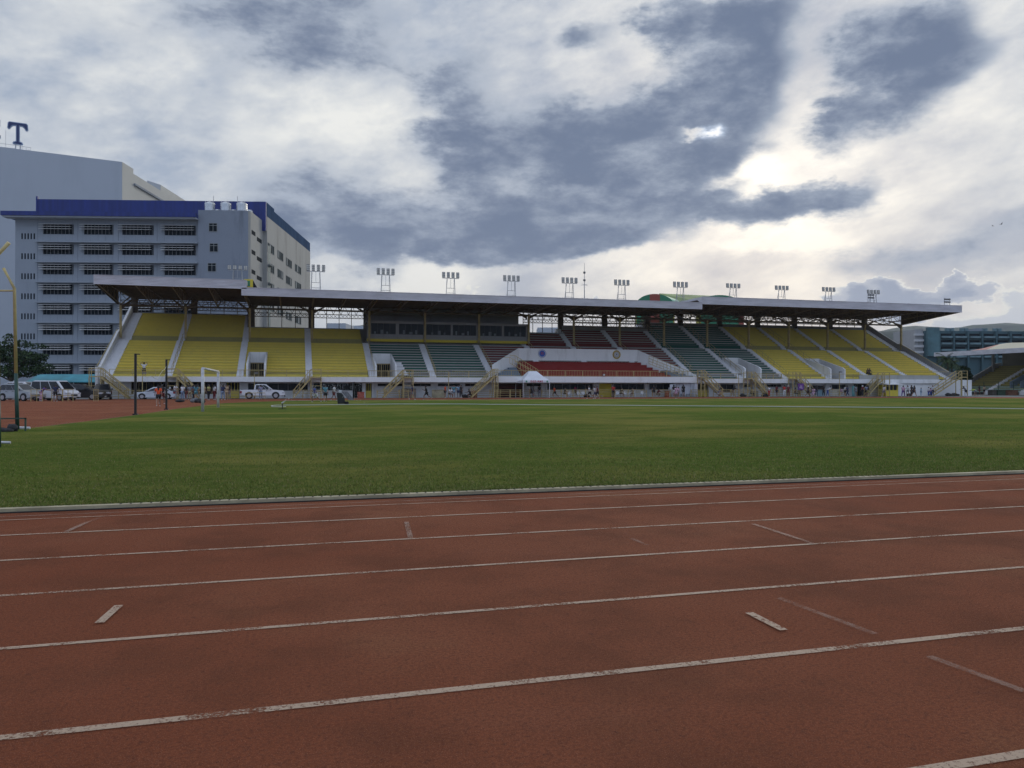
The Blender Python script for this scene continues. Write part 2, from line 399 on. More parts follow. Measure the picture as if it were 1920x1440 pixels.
P[:, 1, 0] = uu + ww * np.cos(an); P[:, 1, 1] = vv + ww * np.sin(an); P[:, 1, 2] = .043
P[:, 2, 0] = uu + la; P[:, 2, 1] = vv + lb; P[:, 2, 2] = .045 + hh
me = bpy.data.meshes.new('grass_blades'); me.vertices.add(nb * 3); me.vertices.foreach_set('co', P.ravel())
me.loops.add(nb * 3); me.loops.foreach_set('vertex_index', np.arange(nb * 3, dtype=np.int32))
me.polygons.add(nb); me.polygons.foreach_set('loop_start', np.arange(0, nb * 3, 3, dtype=np.int32)); me.polygons.foreach_set('loop_total', np.full(nb, 3, np.int32))
mis = rng.choice(4, nb, p=[.40, .32, .18, .10]).astype(np.int32)
for i, (nm, cc) in enumerate((('blade_green', (.16, .20, .040)), ('blade_dark', (.105, .145, .028)), ('blade_olive', (.25, .23, .065)), ('blade_straw', (.26, .22, .10)))):
    me.materials.append(mat(nm, cc, .8, spec=.2))
me.polygons.foreach_set('material_index', mis); me.update(calc_edges=True); me.validate()
o = bpy.data.objects.new('grass_blades', me); sc.collection.objects.link(o)
tag(o, 'short green and straw coloured turf growing beside the track kerb', 'grass', kind='stuff')
# ---------------------------------------------------------------- main grandstand
V_LEDGE, V0, Z0 = 102.6, 105.0, 2.72
V_COL, V_TOP = 115.7, 124.6
COLPX = [226, 348, 468, 585, 692, 796, 897, 990, 1076, 1162, 1245, 1326, 1404, 1479, 1552, 1622, 1690]
CU = [UX(x, V_COL) for x in COLPX]
def pstain(name, col, dirt, amt=.6, sc_=1.0, rough=.75):
    m, nt, b, co, noise, ss, mix, math_, bump = new_nodes(name)
    v = noise(1.1 * sc_, 6, .7, stretch=(1, 1, .16)); w = noise(.5 * sc_, 5, .6); f = noise(9 * sc_, 4, .7)
    c = mix(ss(v, .50, .74, 0, amt), col, dirt)
    c = mix(ss(w, .45, .75, 0, amt * .6), c, tuple(x * .75 for x in col))
    c = mix(ss(f, .55, .8, 0, .25), c, dirt)
    nt.links.new(c, b.inputs['Base Color']); b.inputs['Roughness'].default_value = rough; b.inputs['Specular IOR Level'].default_value = .3
    bump(f, .25, .01)
    return m
m_white = pstain('white_wall_paint', (.80, .80, .79), (.46, .45, .42), .5)
m_step = pstain('white_step_paint', (.72, .72, .73), (.46, .45, .43), .4, 2)
m_grey = pstain('grey_plaster', (.34, .34, .34), (.20, .19, .17), .5)
m_conc = pstain('bare_concrete', (.27, .26, .24), (.15, .14, .12), .5)
m_yel = pstain('yellow_seat_paint', (.74, .60, .12), (.58, .48, .16), .5)
m_yelb = pstain('bright_yellow_paint', (.72, .57, .07), (.55, .44, .12), .4)
m_grn = pstain('green_seat_paint', (.026, .115, .085), (.045, .09, .075), .5)
m_red = pstain('dark_red_seat_paint', (.21, .040, .034), (.13, .05, .045), .5)
m_vred = pstain('bright_red_paint', (.23, .024, .020), (.17, .03, .025), .35)
m_nos = pstain('seat_edge_concrete', (.40, .40, .37), (.2, .19, .17), .4)
m_ydull = pstain('worn_yellow_parapet', (.40, .345, .13), (.27, .25, .14), .6)
m_rshade = mat('riser_foot_shade', (.035, .032, .026), .9)  # dark strip at each riser foot, painted as shade under the nosing
m_steel = mat('yellow_steel_paint', (.43, .335, .145), .55, .15, 2)
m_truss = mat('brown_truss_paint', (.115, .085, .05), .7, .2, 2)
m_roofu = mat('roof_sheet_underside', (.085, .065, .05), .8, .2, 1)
m_fascia = mat('fascia_sheet_metal', (.60, .59, .62), .45, .10, .7, spec=.5, stretch=(.6, 1, 3))
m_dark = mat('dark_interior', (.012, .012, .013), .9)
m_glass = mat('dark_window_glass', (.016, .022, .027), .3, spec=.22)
m_gframe = mat('window_frame_grey', (.30, .30, .31), .6)
m_blue = pstain('blue_grey_step_paint', (.17, .22, .27), (.12, .14, .16), .4)
GS = thing('grandstand', 'long roofed concrete grandstand with yellow, green and red tiers beside the far straight', 'grandstand', (40, 110, 0))
NLOW, RUN, RIS, NUP, RIS2 = 13, .80, .39, 10, .42
V_X = V0 + NLOW * RUN; Z_X = Z0 + .38 + NLOW * RIS
upper = [10, 10, 5, 5, 0, 0, 0, 5, 7, 7, 10, 10, 10, 10, 10, 10]
colr = ['y'] * 4 + ['g', 'g', 'r', 'r', 'r', 'r', 'g', 'g'] + ['y'] * 4
uLw = lambda v: 26.6 + (31.8 - 26.6) * (v - 104.8) / 5.0
uRw = lambda v: 57.96 + (50.8 - 57.96) * (v - 104.8) / 5.0
PORT = [(UX(464, 105), UX(497, 105), 110.2), (UX(704, 105), UX(741, 105), 110.2), (UX(1392, 105), UX(1416, 105) + .5, 110.6), (UX(1552, 105), UX(1573, 105) + .5, 110.6)]
def cuts(u0, u1, v):
    iv = [(u0, u1)]; cs = [(a - .1, b + .1) for a, b, vb in PORT if v < vb]
    if v < 109.8: cs.append((uLw(v), uRw(v)))
    for c0, c1 in cs:
        nx = []
        for a, b in iv:
            if c1 <= a or c0 >= b: nx.append((a, b)); continue
            if c0 > a: nx.append((a, c0))
            if c1 < b: nx.append((c1, b))
        iv = nx
    return [(a, b) for a, b in iv if b - a > .05]
def row_levels(nup):
    lv = []; z = Z0
    for i in range(NLOW):
        z1 = Z0 + .38 + i * RIS if i else Z0 + .38
        lv.append((V0 + i * RUN, z, z1)); z = z1
    lv.append((V_X, z, z + .12)); z += .12                        # cross aisle
    for i in range(nup):
        dz = .62 if i == 0 else RIS2
        lv.append((V_X + 1.25 + i * RUN, z, z + dz)); z += dz
    return lv, z
aisles = []
for i in range(17):
    if i == 0: aisles.append((CU[0] - .15, CU[0] + 1.25))
    elif i == 16: aisles.append((CU[16] - 1.2, CU[16] - .05))
    else: aisles.append((CU[i] - 1.02, CU[i] - .16))
for i in range(16):
    u0, u1 = aisles[i][1], aisles[i + 1][0]
    lv, ztop = row_levels(upper[i]); vend = lv[-1][0] + RUN
    mb = MB(); c = colr[i]
    base = {'y': m_yel, 'g': m_grn, 'r': m_red}[c]
    for k, (v, z0, z1) in enumerate(lv):
        vn = lv[k + 1][0] if k + 1 < len(lv) else vend
        nos = .06 if c == 'y' else .13
        for a, b in cuts(u0, u1, v):
            gap = k in (NLOW, NLOW + 1)
            mb.mid(4 if (gap and c == 'y') or k == 1 else 0)
            zj = z0 + (.055 if not gap else 0)
            mb.quad((a, v, zj), (b, v, zj), (b, v, z1), (a, v, z1))
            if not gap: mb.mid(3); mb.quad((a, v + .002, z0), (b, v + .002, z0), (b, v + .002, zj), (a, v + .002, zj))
            if not gap:
                mb.mid(1); mb.box(a, b, v - .09, vn, z1 - nos, z1 + .002 * (k % 2))
            else:
                mb.mid(4 if c == 'y' else 2); mb.box(a, b, v - .02, vn, z1 - .05, z1)
            mb.mid(0)
            mb.quad((a, v, z0), (a, v, z1), (a, vn, z1), (a, vn, z0)); mb.quad((b, v, z0), (b, v, z1), (b, vn, z1), (b, vn, z0))
    o = mb.build('seating_tiers', [base, m_yel if c == 'y' else m_nos, m_conc, m_rshade, m_ydull if c == 'y' else m_conc], GS)
    o['label'] = {'y': 'yellow painted', 'g': 'dark green painted', 'r': 'dark red painted'}[c] + ' concrete seating tiers'
for i, (a, b) in enumerate(aisles):
    nup = max(upper[max(0, i - 1)], upper[min(15, i)])
    lv, zt = row_levels(nup); mb = MB()
    for k, (v, z0, z1) in enumerate(lv):
        vn = lv[k + 1][0] if k + 1 < len(lv) else v + RUN
        if v < 109.8 and uLw(v) < b - .3 and uRw(v) > a + .3: continue
        if i in (4, 5, 6) and v > 115.4: continue
        mb.box(a, b, v - .03, vn, z0 - .4, z1 + .02); zm = (z0 + z1) / 2
        mb.box(a, b, v - .40, v - .03, z0 - .3, zm + .02)
    mb.build('aisle_steps', m_step, GS)
    if i in (0, 16): continue
    rl = MB(); side = b - .06 if i not in (1,) else b - .1
    n = 0; pts = []
    for k, (v, z0, z1) in enumerate(lv[:NLOW + 1] if i < 10 else lv):
        if v < 109.8 and uLw(v) < b and uRw(v) > a: continue
        if i in (7, 8, 9) and v < 110.5: continue
        pts.append((side, v, z1 + .95))
        if k % 2 == 0: rl.bar((side, v, z1), (side, v, z1 + .95), .045)
    if len(pts) > 1 and i not in (2, 3, 14, 15):
        rl.bar(pts[0], pts[-1], .05); rl.bar([*pts[0][:2], pts[0][2] - .45], [*pts[-1][:2], pts[-1][2] - .45], .04)
        rl.build('aisle_handrail', m_steel, GS)
# end parapets following the rake
for (a, b, nm) in ((CU[0] - .45, CU[0] - .15, 0), (CU[16] - .05, CU[16] + .22, 1)):
    ztop = 12.95
    poly = [(V_LEDGE + 1.2, 0), (V_LEDGE + 1.2, 3.9), (V0 + .2, 3.95), (V_X, Z_X + .9), (V_X + 1.2, Z_X + 1.15), (V_TOP, ztop + .6), (V_TOP + .2, ztop + .6), (V_TOP + .2, 0)]
    mb = MB(); mb.prism(poly, 'x', a, b); mb.build('end_parapet', m_white if nm == 0 else m_grey, GS)
    mb = MB(); mb.tube([(a - .05, V0, 4.05), (a - .05, V_X + .6, Z_X + 1.15)], .05); mb.build('parapet_rail', m_steel, GS)
# ledge (deck edge beam)
def ledge(px0, px1, v, z0, z1, nm='deck_edge'):
    mb = MB(); a, b = UX(px0, v), UX(px1, v)
    mb.box(a, b, v, 105.0, z0 + .25, z1 - .05); mb.box(a, b, v - .001, v + .3, z0, z1)
    n = int((b - a) / 4)
    for j in range(1, n): mb.box(a + j * 4, a + j * 4 + .03, v - .012, v + .2, z0 + .01, z1 - .01)
    return mb.build(nm, m_white, GS)
ledge(200, 925, V_LEDGE, 2.10, 2.74); ledge(925.5, 1318, 101.9, 2.08, 2.92); ledge(1318.5, 1762, V_LEDGE, 2.05, 2.68)
# thin rails along the deck edge
def deck_rail(px0, px1, v, z, hgt, slats, nm='deck_railing'):
    a, b = UX(px0, v), UX(px1, v); mb = MB()
    mb.bar((a, v, z + hgt), (b, v, z + hgt), .06); mb.bar((a, v, z + .08), (b, v, z + .08), .05)
    n = max(1, int((b - a) / 2.4))
    for j in range(n + 1):
        u = a + (b - a) * j / n; mb.bar((u, v, z), (u, v, z + hgt), .07)
    if slats:
        u = a + .2
        while u < b: mb.bar((u, v, z + .08), (u, v, z + hgt), .028); u += .24
    mb.build(nm, m_steel, GS)
deck_rail(205, 690, 102.8, 2.74, .85, False); deck_rail(450, 498, 102.85, 2.74, .86, True); deck_rail(690, 915, 102.8, 2.74, .85, True)
deck_rail(925, 1310, 102.05, 2.92, .82, True); deck_rail(1322, 1600, 102.8, 2.68, .80, False); deck_rail(1420, 1480, 102.85, 2.68, .8, True)
mb = MB(); mb.box(UX(1612, 103), UX(1760, 103), 103.0, 103.2, 2.6, 3.35); mb.build('front_parapet', m_nos, GS)
mb = MB(); mb.bar((UX(1680, 103.1), 103.1, 3.95), (UX(1775, 103.1), 103.1, 3.95), .07); mb.build('deck_railing', m_steel, GS)
# ground-floor wall: piers, openings, doors
VW = 104.6
wall = MB(); zt = 2.36
ops = [(246, 411, .55, 2.1, 'bay'), (424, 449, .0, 2.02, 'gate'), (465, 577, .95, 1.95, 'strip'), (588, 661, .98, 1.98, 'strip'), (665, 682, .0, 1.95, 'door'), (682.6, 697, .0, 1.95, 'half'),
       (708, 756, 1.55, 1.92, 'strip'), (770, 808, 1.55, 1.92, 'strip'), (821, 863, 1.55, 1.92, 'strip'), (872, 893, 1.55, 1.92, 'strip'),
       (926, 984, .0, 1.95, 'bleach'), (985, 1015, 1.55, 1.95, 'strip'), (1026, 1112, 1.0, 1.95, 'strip'), (1123, 1147, .0, 1.97, 'ydoor'), (1151, 1208, 1.0, 1.95, 'strip'), (1217, 1298, 1.05, 1.95, 'strip'),
       (1305, 1327, .0, 1.9, 'half'), (1350, 1376, .65, 1.9, 'strip'), (1394, 1410, 1.45, 1.8, 'strip'), (1437, 1466, 1.45, 1.85, 'strip'), (1520, 1547, 1.0, 1.7, 'strip'), (1559, 1586, 1.1, 1.85, 'strip'), (1600, 1634, .0, 1.95, 'bay')]
edges = [UX(196, VW)]
u_prev = UX(196, VW)
for (x0, x1, z0, z1, kd) in ops:
    a, b = UX(x0, VW), UX(x1, VW)
    wall.box(u_prev, a, VW, VW + .3, 0, zt)
    if z0 > 0: wall.box(a, b, VW, VW + .3, 0, z0)
    wall.box(a, b, VW, VW + .3, z1, zt)
    wall.box(a - .25, a - .02, VW - .12, VW, 0, zt); wall.box(b + .02, b + .25, VW - .12, VW, 0, zt)
    u_prev = b
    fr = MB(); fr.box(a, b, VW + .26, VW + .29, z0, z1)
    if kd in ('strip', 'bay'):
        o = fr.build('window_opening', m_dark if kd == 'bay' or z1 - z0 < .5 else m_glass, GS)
        mb = MB(); n = max(2, int((b - a) / (1.1 if kd == 'strip' else .8)))
        for j in range(n + 1):
            u = a + (b - a) * j / n; mb.box(u - .025, u + .025, VW + .12, VW + .18, z0, z1)
        mb.box(a, b, VW + .13, VW + .17, z1 - .05, z1); mb.box(a, b, VW + .13, VW + .17, z0, z0 + .05)
        f2 = mb.build('window_frame', m_steel if kd == 'bay' else m_gframe, GS); f2.parent = o
    elif kd == 'ydoor':
        fr = MB(); fr.box(a, b, VW + .10, VW + .16, 0, z1); fr.box((a + b) / 2 - .03, (a + b) / 2 + .03, VW + .06, VW + .2, 0, z1)
        fr.build('door', m_yelb, GS)
    elif kd == 'bleach':
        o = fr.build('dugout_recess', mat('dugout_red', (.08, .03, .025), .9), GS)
        mb = MB()
        for j in range(4): mb.box(a + .1, b - .1, VW + .02 + .05 * j, VW + .2, .25 + j * .38, .33 + j * .38)
        f2 = mb.build('bench_slats', m_red, GS); f2.parent = o
    else:
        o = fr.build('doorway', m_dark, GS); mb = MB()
        if kd in ('half', 'gate'):
            mb.box(a + .05, b - .05, VW + .08, VW + .12, .02, .95)
            for j in range(4):
                u = a + (b - a) * (j + .5) / 4; mb.box(u - .03, u + .03, VW + .05, VW + .1, .0, z1)
            f2 = mb.build('gate_panel', m_yel, GS); f2.parent = o
wall.box(u_prev, UX(1650, VW), VW, VW + .3, 0, zt)
wall.build('ground_floor_wall', m_white, GS)
mb = MB(); mb.box(UX(196, VW), UX(1650, VW), VW - .01, VW + .33, 2.361, 2.5); mb.build('lintel_beam', m_grey, GS)
# projecting white wall under the right end with a small kiosk
va = 102.9; mb = MB(); mb.box(UX(1684, va), UX(1822, va), va, va + .3, 0, 2.62); mb.box(UX(1640, va), UX(1684, va), va + 1.2, va + 1.5, 0, 2.3); mb.build('end_wall', m_white, GS)
# portals (tunnel mouths)
for pi, (a, b, vb) in enumerate(PORT):
    mb = MB(); zb = Z0 + .38 + int((vb - V0) / RUN) * RIS
    for (x0, x1) in ((a - .12, a + .10), (b - .10, b + .12)):
        mb.prism([(104.2, Z0 - .2), (104.2, 4.25), (104.7, 4.55), (vb + .1, zb + .75), (vb + .1, Z0 - .2)], 'x', x0, x1)
    hz0 = 4.75 if pi < 2 else 5.0
    mb.box(a + .10, b - .10, vb - .2, vb + .1, hz0, zb + .74); mb.build('portal_wall', m_white, GS)
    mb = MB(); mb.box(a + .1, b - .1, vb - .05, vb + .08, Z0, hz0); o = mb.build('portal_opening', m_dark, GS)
    mb = MB()
    for j in range(9):
        u = a + .15 + (b - a - .3) * j / 8; mb.box(u - (.02 if j != 4 else .07), u + (.02 if j != 4 else .07), vb - .12, vb - .08, Z0, hz0)
    mb.box(a + .12, b - .12, vb - .13, vb - .07, Z0 + .95, Z0 + 1.05); mb.box(a + .12, b - .12, vb - .13, vb - .07, hz0 - .12, hz0)
    g = mb.build('portal_gate', m_steel, GS); g.parent = o
mb = MB(); a = UX(741, 105) + .15
for k in range(6): mb.box(a, a + 1.7 - k * .12, V0 + k * .6, V0 + k * .6 + .7, Z0 - .1, Z0 + .42 + k * .35)
mb.build('aisle_steps', m_step, GS)
# central box: white wall with two seals, sloping wings, red tiers, blue-grey steps
mb = MB(); mb.box(31.8, 50.8, 109.8, 110.05, 4.6, 7.2); mb.build('centre_wall', m_white, GS)
for (u0, v0, z0, u1, v1, z1, lb) in ((26.5, 104.5, 4.55, 31.8, 109.8, 7.2, 0), (58.05, 104.5, 3.25, 50.8, 109.8, 7.2, 1)):
    mb = MB(); d = Vector((u1 - u0, v1 - v0, 0)).normalized(); n_ = Vector((-d.y, d.x, 0)) * (.14 if lb == 0 else -.14)
    P0, P1 = Vector((u0, v0, 0)), Vector((u1, v1, 0))
    vs = [(*P.xy, zz) for P, zz in ((P0, 2.6), (P1, 2.6), (P1, z1), (P0, z0))] + [(*(P + n_).xy, zz) for P, zz in ((P0, 2.6), (P1, 2.6), (P1, z1), (P0, z0))]
    mb.add(vs, [(0, 1, 2, 3), (4, 7, 6, 5), (0, 4, 5, 1), (1, 5, 6, 2), (2, 6, 7, 3), (3, 7, 4, 0)]); mb.build('wing_wall', m_white, GS)
mb = MB()
for k in range(6):
    e = k * .0
    mb.box(30.6 + k * .2, 53.5 - k * .5, 103.9 + k * .98, 109.8, 2.8 + k * .40, 3.2 + k * .40 + (.001 * k))
mb.build('centre_tiers', m_vred, GS)
for sgn, ub, n in ((1, 26.9, 5), (-1, 57.4, 6)):
    mb = MB()
    for k in range(n):
        u0 = ub + sgn * k * (.62 if sgn > 0 else .95); u1 = 30.55 if sgn > 0 else 53.6
        if (u1 - u0) * sgn > 0: mb.box(min(u0, u1), max(u0, u1), 104.3 + k * .55 + .002 * k, 107.5 + (k * .1 if sgn > 0 else 0), 2.75, 3.15 + k * .27)
    mb.build('side_steps', m_blue, GS)
for (ua, za, ub, zb, v) in ((29.9, 5.9, 33.3, 3.9, 105.2), (28.9, 5.6, 32.4, 3.75, 104.4), (50.6, 6.1, 57.0, 3.9, 105.2), (50.2, 5.7, 55.6, 3.85, 104.4)):
    mb = MB(); mb.bar((ua, v, za), (ub, v, zb), .06); mb.bar((ua, v, za - .8), (ub, v, zb - .8), .06); mb.bar((ua, v, za), (ua - .8 * (1 if ub > ua and ua < 40 else -.1), v, za), .06)
    n = 9
    for j in range(n + 1):
        u = ua + (ub - ua) * j / n; z = za + (zb - za) * j / n; mb.bar((u, v, z), (u, v, z - .85), .045)
    mb.build('side_handrail', m_steel, GS)
def seal(px, py, ring, disc, mid_, nm):
    u, z = plane(px, py, 109.8); o = None
    mb = MB(); r = .66
    def circ(rr_, y, n=36): return [(u + rr_ * math.cos(t), z + rr_ * math.sin(t)) for t in [2 * math.pi * q / n for q in range(n)]]
    mb.prism(circ(r, 0), 'y', 109.76, 109.80); mb.mid(1); mb.prism(circ(r * .70, 0), 'y', 109.75, 109.758)
    mb.mid(2)
    for q in range(26):                                             # ring of small lettering marks
        t = 2 * math.pi * q / 26; cx, cz = u + r * .85 * math.cos(t), z + r * .85 * math.sin(t)
        mb.box(cx - .035, cx + .035, 109.752, 109.758, cz - .035, cz + .035)
    mb.mid(3); mb.prism([(u - .18, z - .12), (u + .18, z - .12), (u + .22, z + .1), (u, z + .30), (u - .22, z + .1)], 'y', 109.742, 109.748)
    mb.mid(2); mb.prism([(u + .06 * math.cos(t) * 1.6, z + .05 + .12 * math.sin(t)) for t in np.linspace(0, 6.28, 9)[:-1]], 'y', 109.735, 109.741)
    o = mb.build('wall_seal', [ring, disc, mid_[0], mid_[1]], GS); o['label'] = nm
cw = mat('seal_white', (.55, .56, .6), .6); cb = mat('seal_blue', (.03, .10, .42), .6); crd = mat('seal_red', (.35, .05, .06), .6); cy = mat('seal_yellow', (.50, .34, .03), .6); cg = mat('seal_navy', (.03, .04, .10), .6)
seal(1016.5, 663, cw, cb, (cb, crd), 'round blue and white seal'); seal(1156, 665, cy, mat('seal_pale', (.42, .42, .40), .6), (cg, cw), 'round yellow and white seal')
# columns and roof
ROOF = [(UX(175, 102.5), UX(462, 102.5), 13.78, 14.85, 127.0), (UX(453, 102.5) - .02, UX(1317, 102.5), 12.95, 13.93, 122.4), (UX(1317, 102.5) + .02, 105.6, 13.72, 14.82, 127.0)]
def seg_of(i): return 0 if i <= 1 else (1 if i < 11 else 2)
for i, u in enumerate(CU):
    s = 0 if i <= 2 else (1 if i <= 10 else 2); zr = ROOF[s][3] - .12
    zb = Z_X if i not in (4, 5, 6, 7) else 8.2
    mb = MB(); w = .14; vv_ = V_COL if i not in (4, 5, 6, 7) else 115.3
    mb.box(u - w, u + w, vv_ - w, vv_ + w, zb, 12.6); mb.build('roof_column', m_steel, GS)
for i, u in enumerate(CU):
    s = 0 if i < 2 else (1 if i <= 10 else 2)
    vb = 125.0 if s != 1 else 120.6 if i < 8 else 122.0
    if 4 <= i <= 7: continue
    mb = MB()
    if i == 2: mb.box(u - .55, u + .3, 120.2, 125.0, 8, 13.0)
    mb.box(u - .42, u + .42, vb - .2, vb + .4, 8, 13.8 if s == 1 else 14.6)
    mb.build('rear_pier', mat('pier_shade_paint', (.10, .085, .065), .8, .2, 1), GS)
for s, (a, b, z0, z1, vb) in enumerate(ROOF):
    mb = MB(); n = 6; dz = (z1 - z0) / n                              # corrugated fascia
    prof = [(102.5, z0)]
    for k in range(n):
        zz = z0 + k * dz; prof += [(102.5, zz + .02), (102.5, zz + dz * .78), (102.545, zz + dz * .84), (102.545, zz + dz * .97)]
    prof += [(102.46, z1), (102.46, z1 + .05), (102.62, z1 + .05), (102.62, z0)]
    mb.prism(prof, 'x', a, b)
    for (uu_, v1_) in ((a, vb), (b, vb)): 
        if s == 1: mb.prism([(102.63, z0), (102.63, z1), (v1_, z1), (v1_, z1 - .3), (106, z1 - .35)], 'x', uu_ - .04, uu_ + .04)
        else: mb.prism([(102.63, z0), (102.63, z1), (v1_, z1), (v1_, z1 - .3), (104, z1 - .35)], 'x', uu_ - .04, uu_ + .04)
    mb.build('roof_fascia', m_fascia, GS)
    if s != 1:
        e = a + .05 if s == 0 else b - .05
        mb = MB(); mb.prism([(102.64, z0 + .02), (V_COL, 12.6), (V_COL, z1 - .31), (102.64, z1 - .31)], 'x', e - .03, e + .03); mb.build('roof_end_panel', m_roofu, GS)
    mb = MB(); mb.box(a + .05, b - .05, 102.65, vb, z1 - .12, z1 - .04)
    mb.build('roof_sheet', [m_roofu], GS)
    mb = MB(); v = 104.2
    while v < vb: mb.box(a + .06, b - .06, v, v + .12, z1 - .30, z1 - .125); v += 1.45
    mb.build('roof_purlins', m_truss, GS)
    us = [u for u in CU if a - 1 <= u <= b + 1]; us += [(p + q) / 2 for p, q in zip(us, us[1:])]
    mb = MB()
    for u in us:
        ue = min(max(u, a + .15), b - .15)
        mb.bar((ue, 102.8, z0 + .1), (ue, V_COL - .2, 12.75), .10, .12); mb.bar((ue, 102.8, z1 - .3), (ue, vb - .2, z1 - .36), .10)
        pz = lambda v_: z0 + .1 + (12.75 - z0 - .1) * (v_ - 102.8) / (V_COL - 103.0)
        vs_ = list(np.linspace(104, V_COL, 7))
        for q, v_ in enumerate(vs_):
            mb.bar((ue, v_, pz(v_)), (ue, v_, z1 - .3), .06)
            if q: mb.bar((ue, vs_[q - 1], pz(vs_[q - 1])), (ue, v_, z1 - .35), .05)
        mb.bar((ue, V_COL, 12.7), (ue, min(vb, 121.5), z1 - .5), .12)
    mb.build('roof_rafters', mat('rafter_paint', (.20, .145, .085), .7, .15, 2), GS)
    # lattice girder on the column line
    ua, ub = max(a + .1, CU[0] - .1), min(b - .1, CU[16] + .1); mb = MB()
    mb.box(ua, ub, V_COL - .12, V_COL + .12, 12.48, 12.72); mb.bar((ua, V_COL, z1 - .45), (ub, V_COL, z1 - .45), .12)
    if s != 1:
        mb.bar((ua, V_COL, 13.3), (ub, V_COL, 13.3), .09)
        u = ua; q = 0; st = .95
        while u + st < ub:
            mb.bar((u, V_COL, 12.7 if q % 2 else 13.3), (u + st, V_COL, 13.3 if q % 2 else 12.7), .07)
            mb.bar((u, V_COL, 13.3 if q % 3 else 14.3), (u + st, V_COL, 14.3 if q % 3 else 13.3), .06)
            u += st; q += 1
    mb.build('column_line_girder', m_truss, GS)
    for i in range(16):                                             # haunches at column heads
        pass
for i, u in enumerate(CU):
    mb = MB()
    for sg in (-1, 1):
        if (i == 0 and sg < 0) or (i == 16 and sg > 0): continue
        mb.prism([(u + sg * .15, 12.5), (u + sg * 1.9, 13.9 if i < 3 else 13.2), (u + sg * 2.1, 13.9 if i < 3 else 13.2), (u + sg * .15, 12.0)], 'y', V_COL - .06, V_COL + .06)
    mb.build('column_brace', m_truss, GS)
# back wall and its open lattice screens, bay by bay
for i in range(16):
    if upper[i] == 0: continue
    vb, zs = {10: (124.9, 12.55 if i < 2 else 12.9), 5: (120.15, 10.35), 7: (121.75, 11.75)}[upper[i]]
    zr = 14.6 if upper[i] == 10 else 13.75
    u0, u1 = CU[i], CU[i + 1]
    if i == 7: u0 = u0 + .2
    bw = MB(); bw.box(u0, u1, vb, vb + .2, 6, zs); bw.build('back_wall', m_grey, GS)
    mb = MB(); u0 += .4; u1 -= .4; vm = vb + .3
    n = 4
    for j in range(n + 1):
        u = u0 + (u1 - u0) * j / n; mb.bar((u, vm, zs), (u, vm, zr), .09)
    hs = [zs + (zr - zs) * t for t in ((.46, .62, .80) if upper[i] == 5 else (.22, .45, .70))]
    for z in hs: mb.bar((u0, vm, z), (u1, vm, z), .09)
    m_ = 13
    for j in range(m_):
        p = u0 + (u1 - u0) * j / m_; q = u0 + (u1 - u0) * (j + 1) / m_
        mb.bar((p, vm, hs[0]), (q, vm, hs[1]), .05); mb.bar((q, vm, hs[0]), (p, vm, hs[1]), .05)
        mb.bar((p, vm, hs[1] if j % 2 else zr), (q, vm, zr if j % 2 else hs[1]), .07)
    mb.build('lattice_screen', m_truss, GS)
mb = MB(); ua, ub = CU[8], CU[10]                                  # low lattice beam over the red tiers
mb.bar((ua, V_COL, 11.05), (ub, V_COL, 11.05), .12); mb.bar((ua, V_COL, 11.75), (ub, V_COL, 11.75), .12); mb.bar((CU[9], V_COL, 12.2), (ub, V_COL, 12.2), .1)
u = ua; q = 0
while u < ub - .6: mb.bar((u, V_COL, 11.05 if q % 2 else 11.75), (u + .6, V_COL, 11.75 if q % 2 else 11.05), .05); u += .6; q += 1
mb.build('lattice_beam', m_truss, GS)
# press box
vp = 115.5; ua, ub = UX(688, vp), UX(990, vp)
zc0, zc1 = 8.60, 11.25; wins = [(696, 742), (748, 794), (799, 845), (849, 893), (898, 941), (945, 986)]
pb = MB(); pb.box(ua, ub, vp, vp + .25, zc0, 9.28); pb.box(ua, ub, vp, vp + .25, 10.90, zc1); pu = ua
for x0, x1 in wins:
    a, b = UX(x0, vp), UX(x1, vp); pb.box(pu, a, vp, vp + .25, 9.28, 10.90); pu = b
pb.box(pu, ub, vp, vp + .25, 9.28, 10.90); pb.box(ub - .25, ub, vp + .25, 121, zc0, zc1); pb.box(ua, ub, vp + .3, 121, zc1 - .2, zc1); pb.box(ua, ub, vp + .3, 121, 8.4, 8.6); pb.box(ua, ub, 116.7, 116.9, 6.5, 8.39); pb.box(ua, ub, 120.8, 121, 8.6, 13.8)
pbo = pb.build('press_box', m_grey, GS)
mb = MB(); mb.box(ua, ub, vp - .04, vp + .2, 8.18, 8.598); mb.build('press_box_band', m_yelb, GS)
m_cur = mat('pale_blind', (.22, .25, .27), .8)
for wi, (x0, x1) in enumerate(wins):
    a, b = UX(x0, vp), UX(x1, vp); mb = MB(); mb.box(a, b, vp + .16, vp + .18, 9.28, 10.9)
    o = mb.build('window', m_glass, GS); o.parent = pbo
    mb = MB()
    for t in (.0, .26, .5, .76, 1): mb.box(a + (b - a) * t - .03, a + (b - a) * t + .03, vp + .10, vp + .155, 9.28, 10.9)
    mb.box(a, b, vp + .1, vp + .155, 9.28, 9.33)
    mb.mid(1)
    for q in range(3): 
        t = (.12, .38, .62)[q] + .05 * ((wi * 7 + q * 3) % 3); w_ = .25
        mb.box(a + (b - a) * t, a + (b - a) * t + w_ + .2 * (q % 2), vp + .12, vp + .157, 9.35, 9.35 + .35 + .25 * ((wi + q) % 2))
    f = mb.build('window_frame', [mat('frame_dark', (.10, .10, .11), .6), m_cur], GS); f.parent = pbo
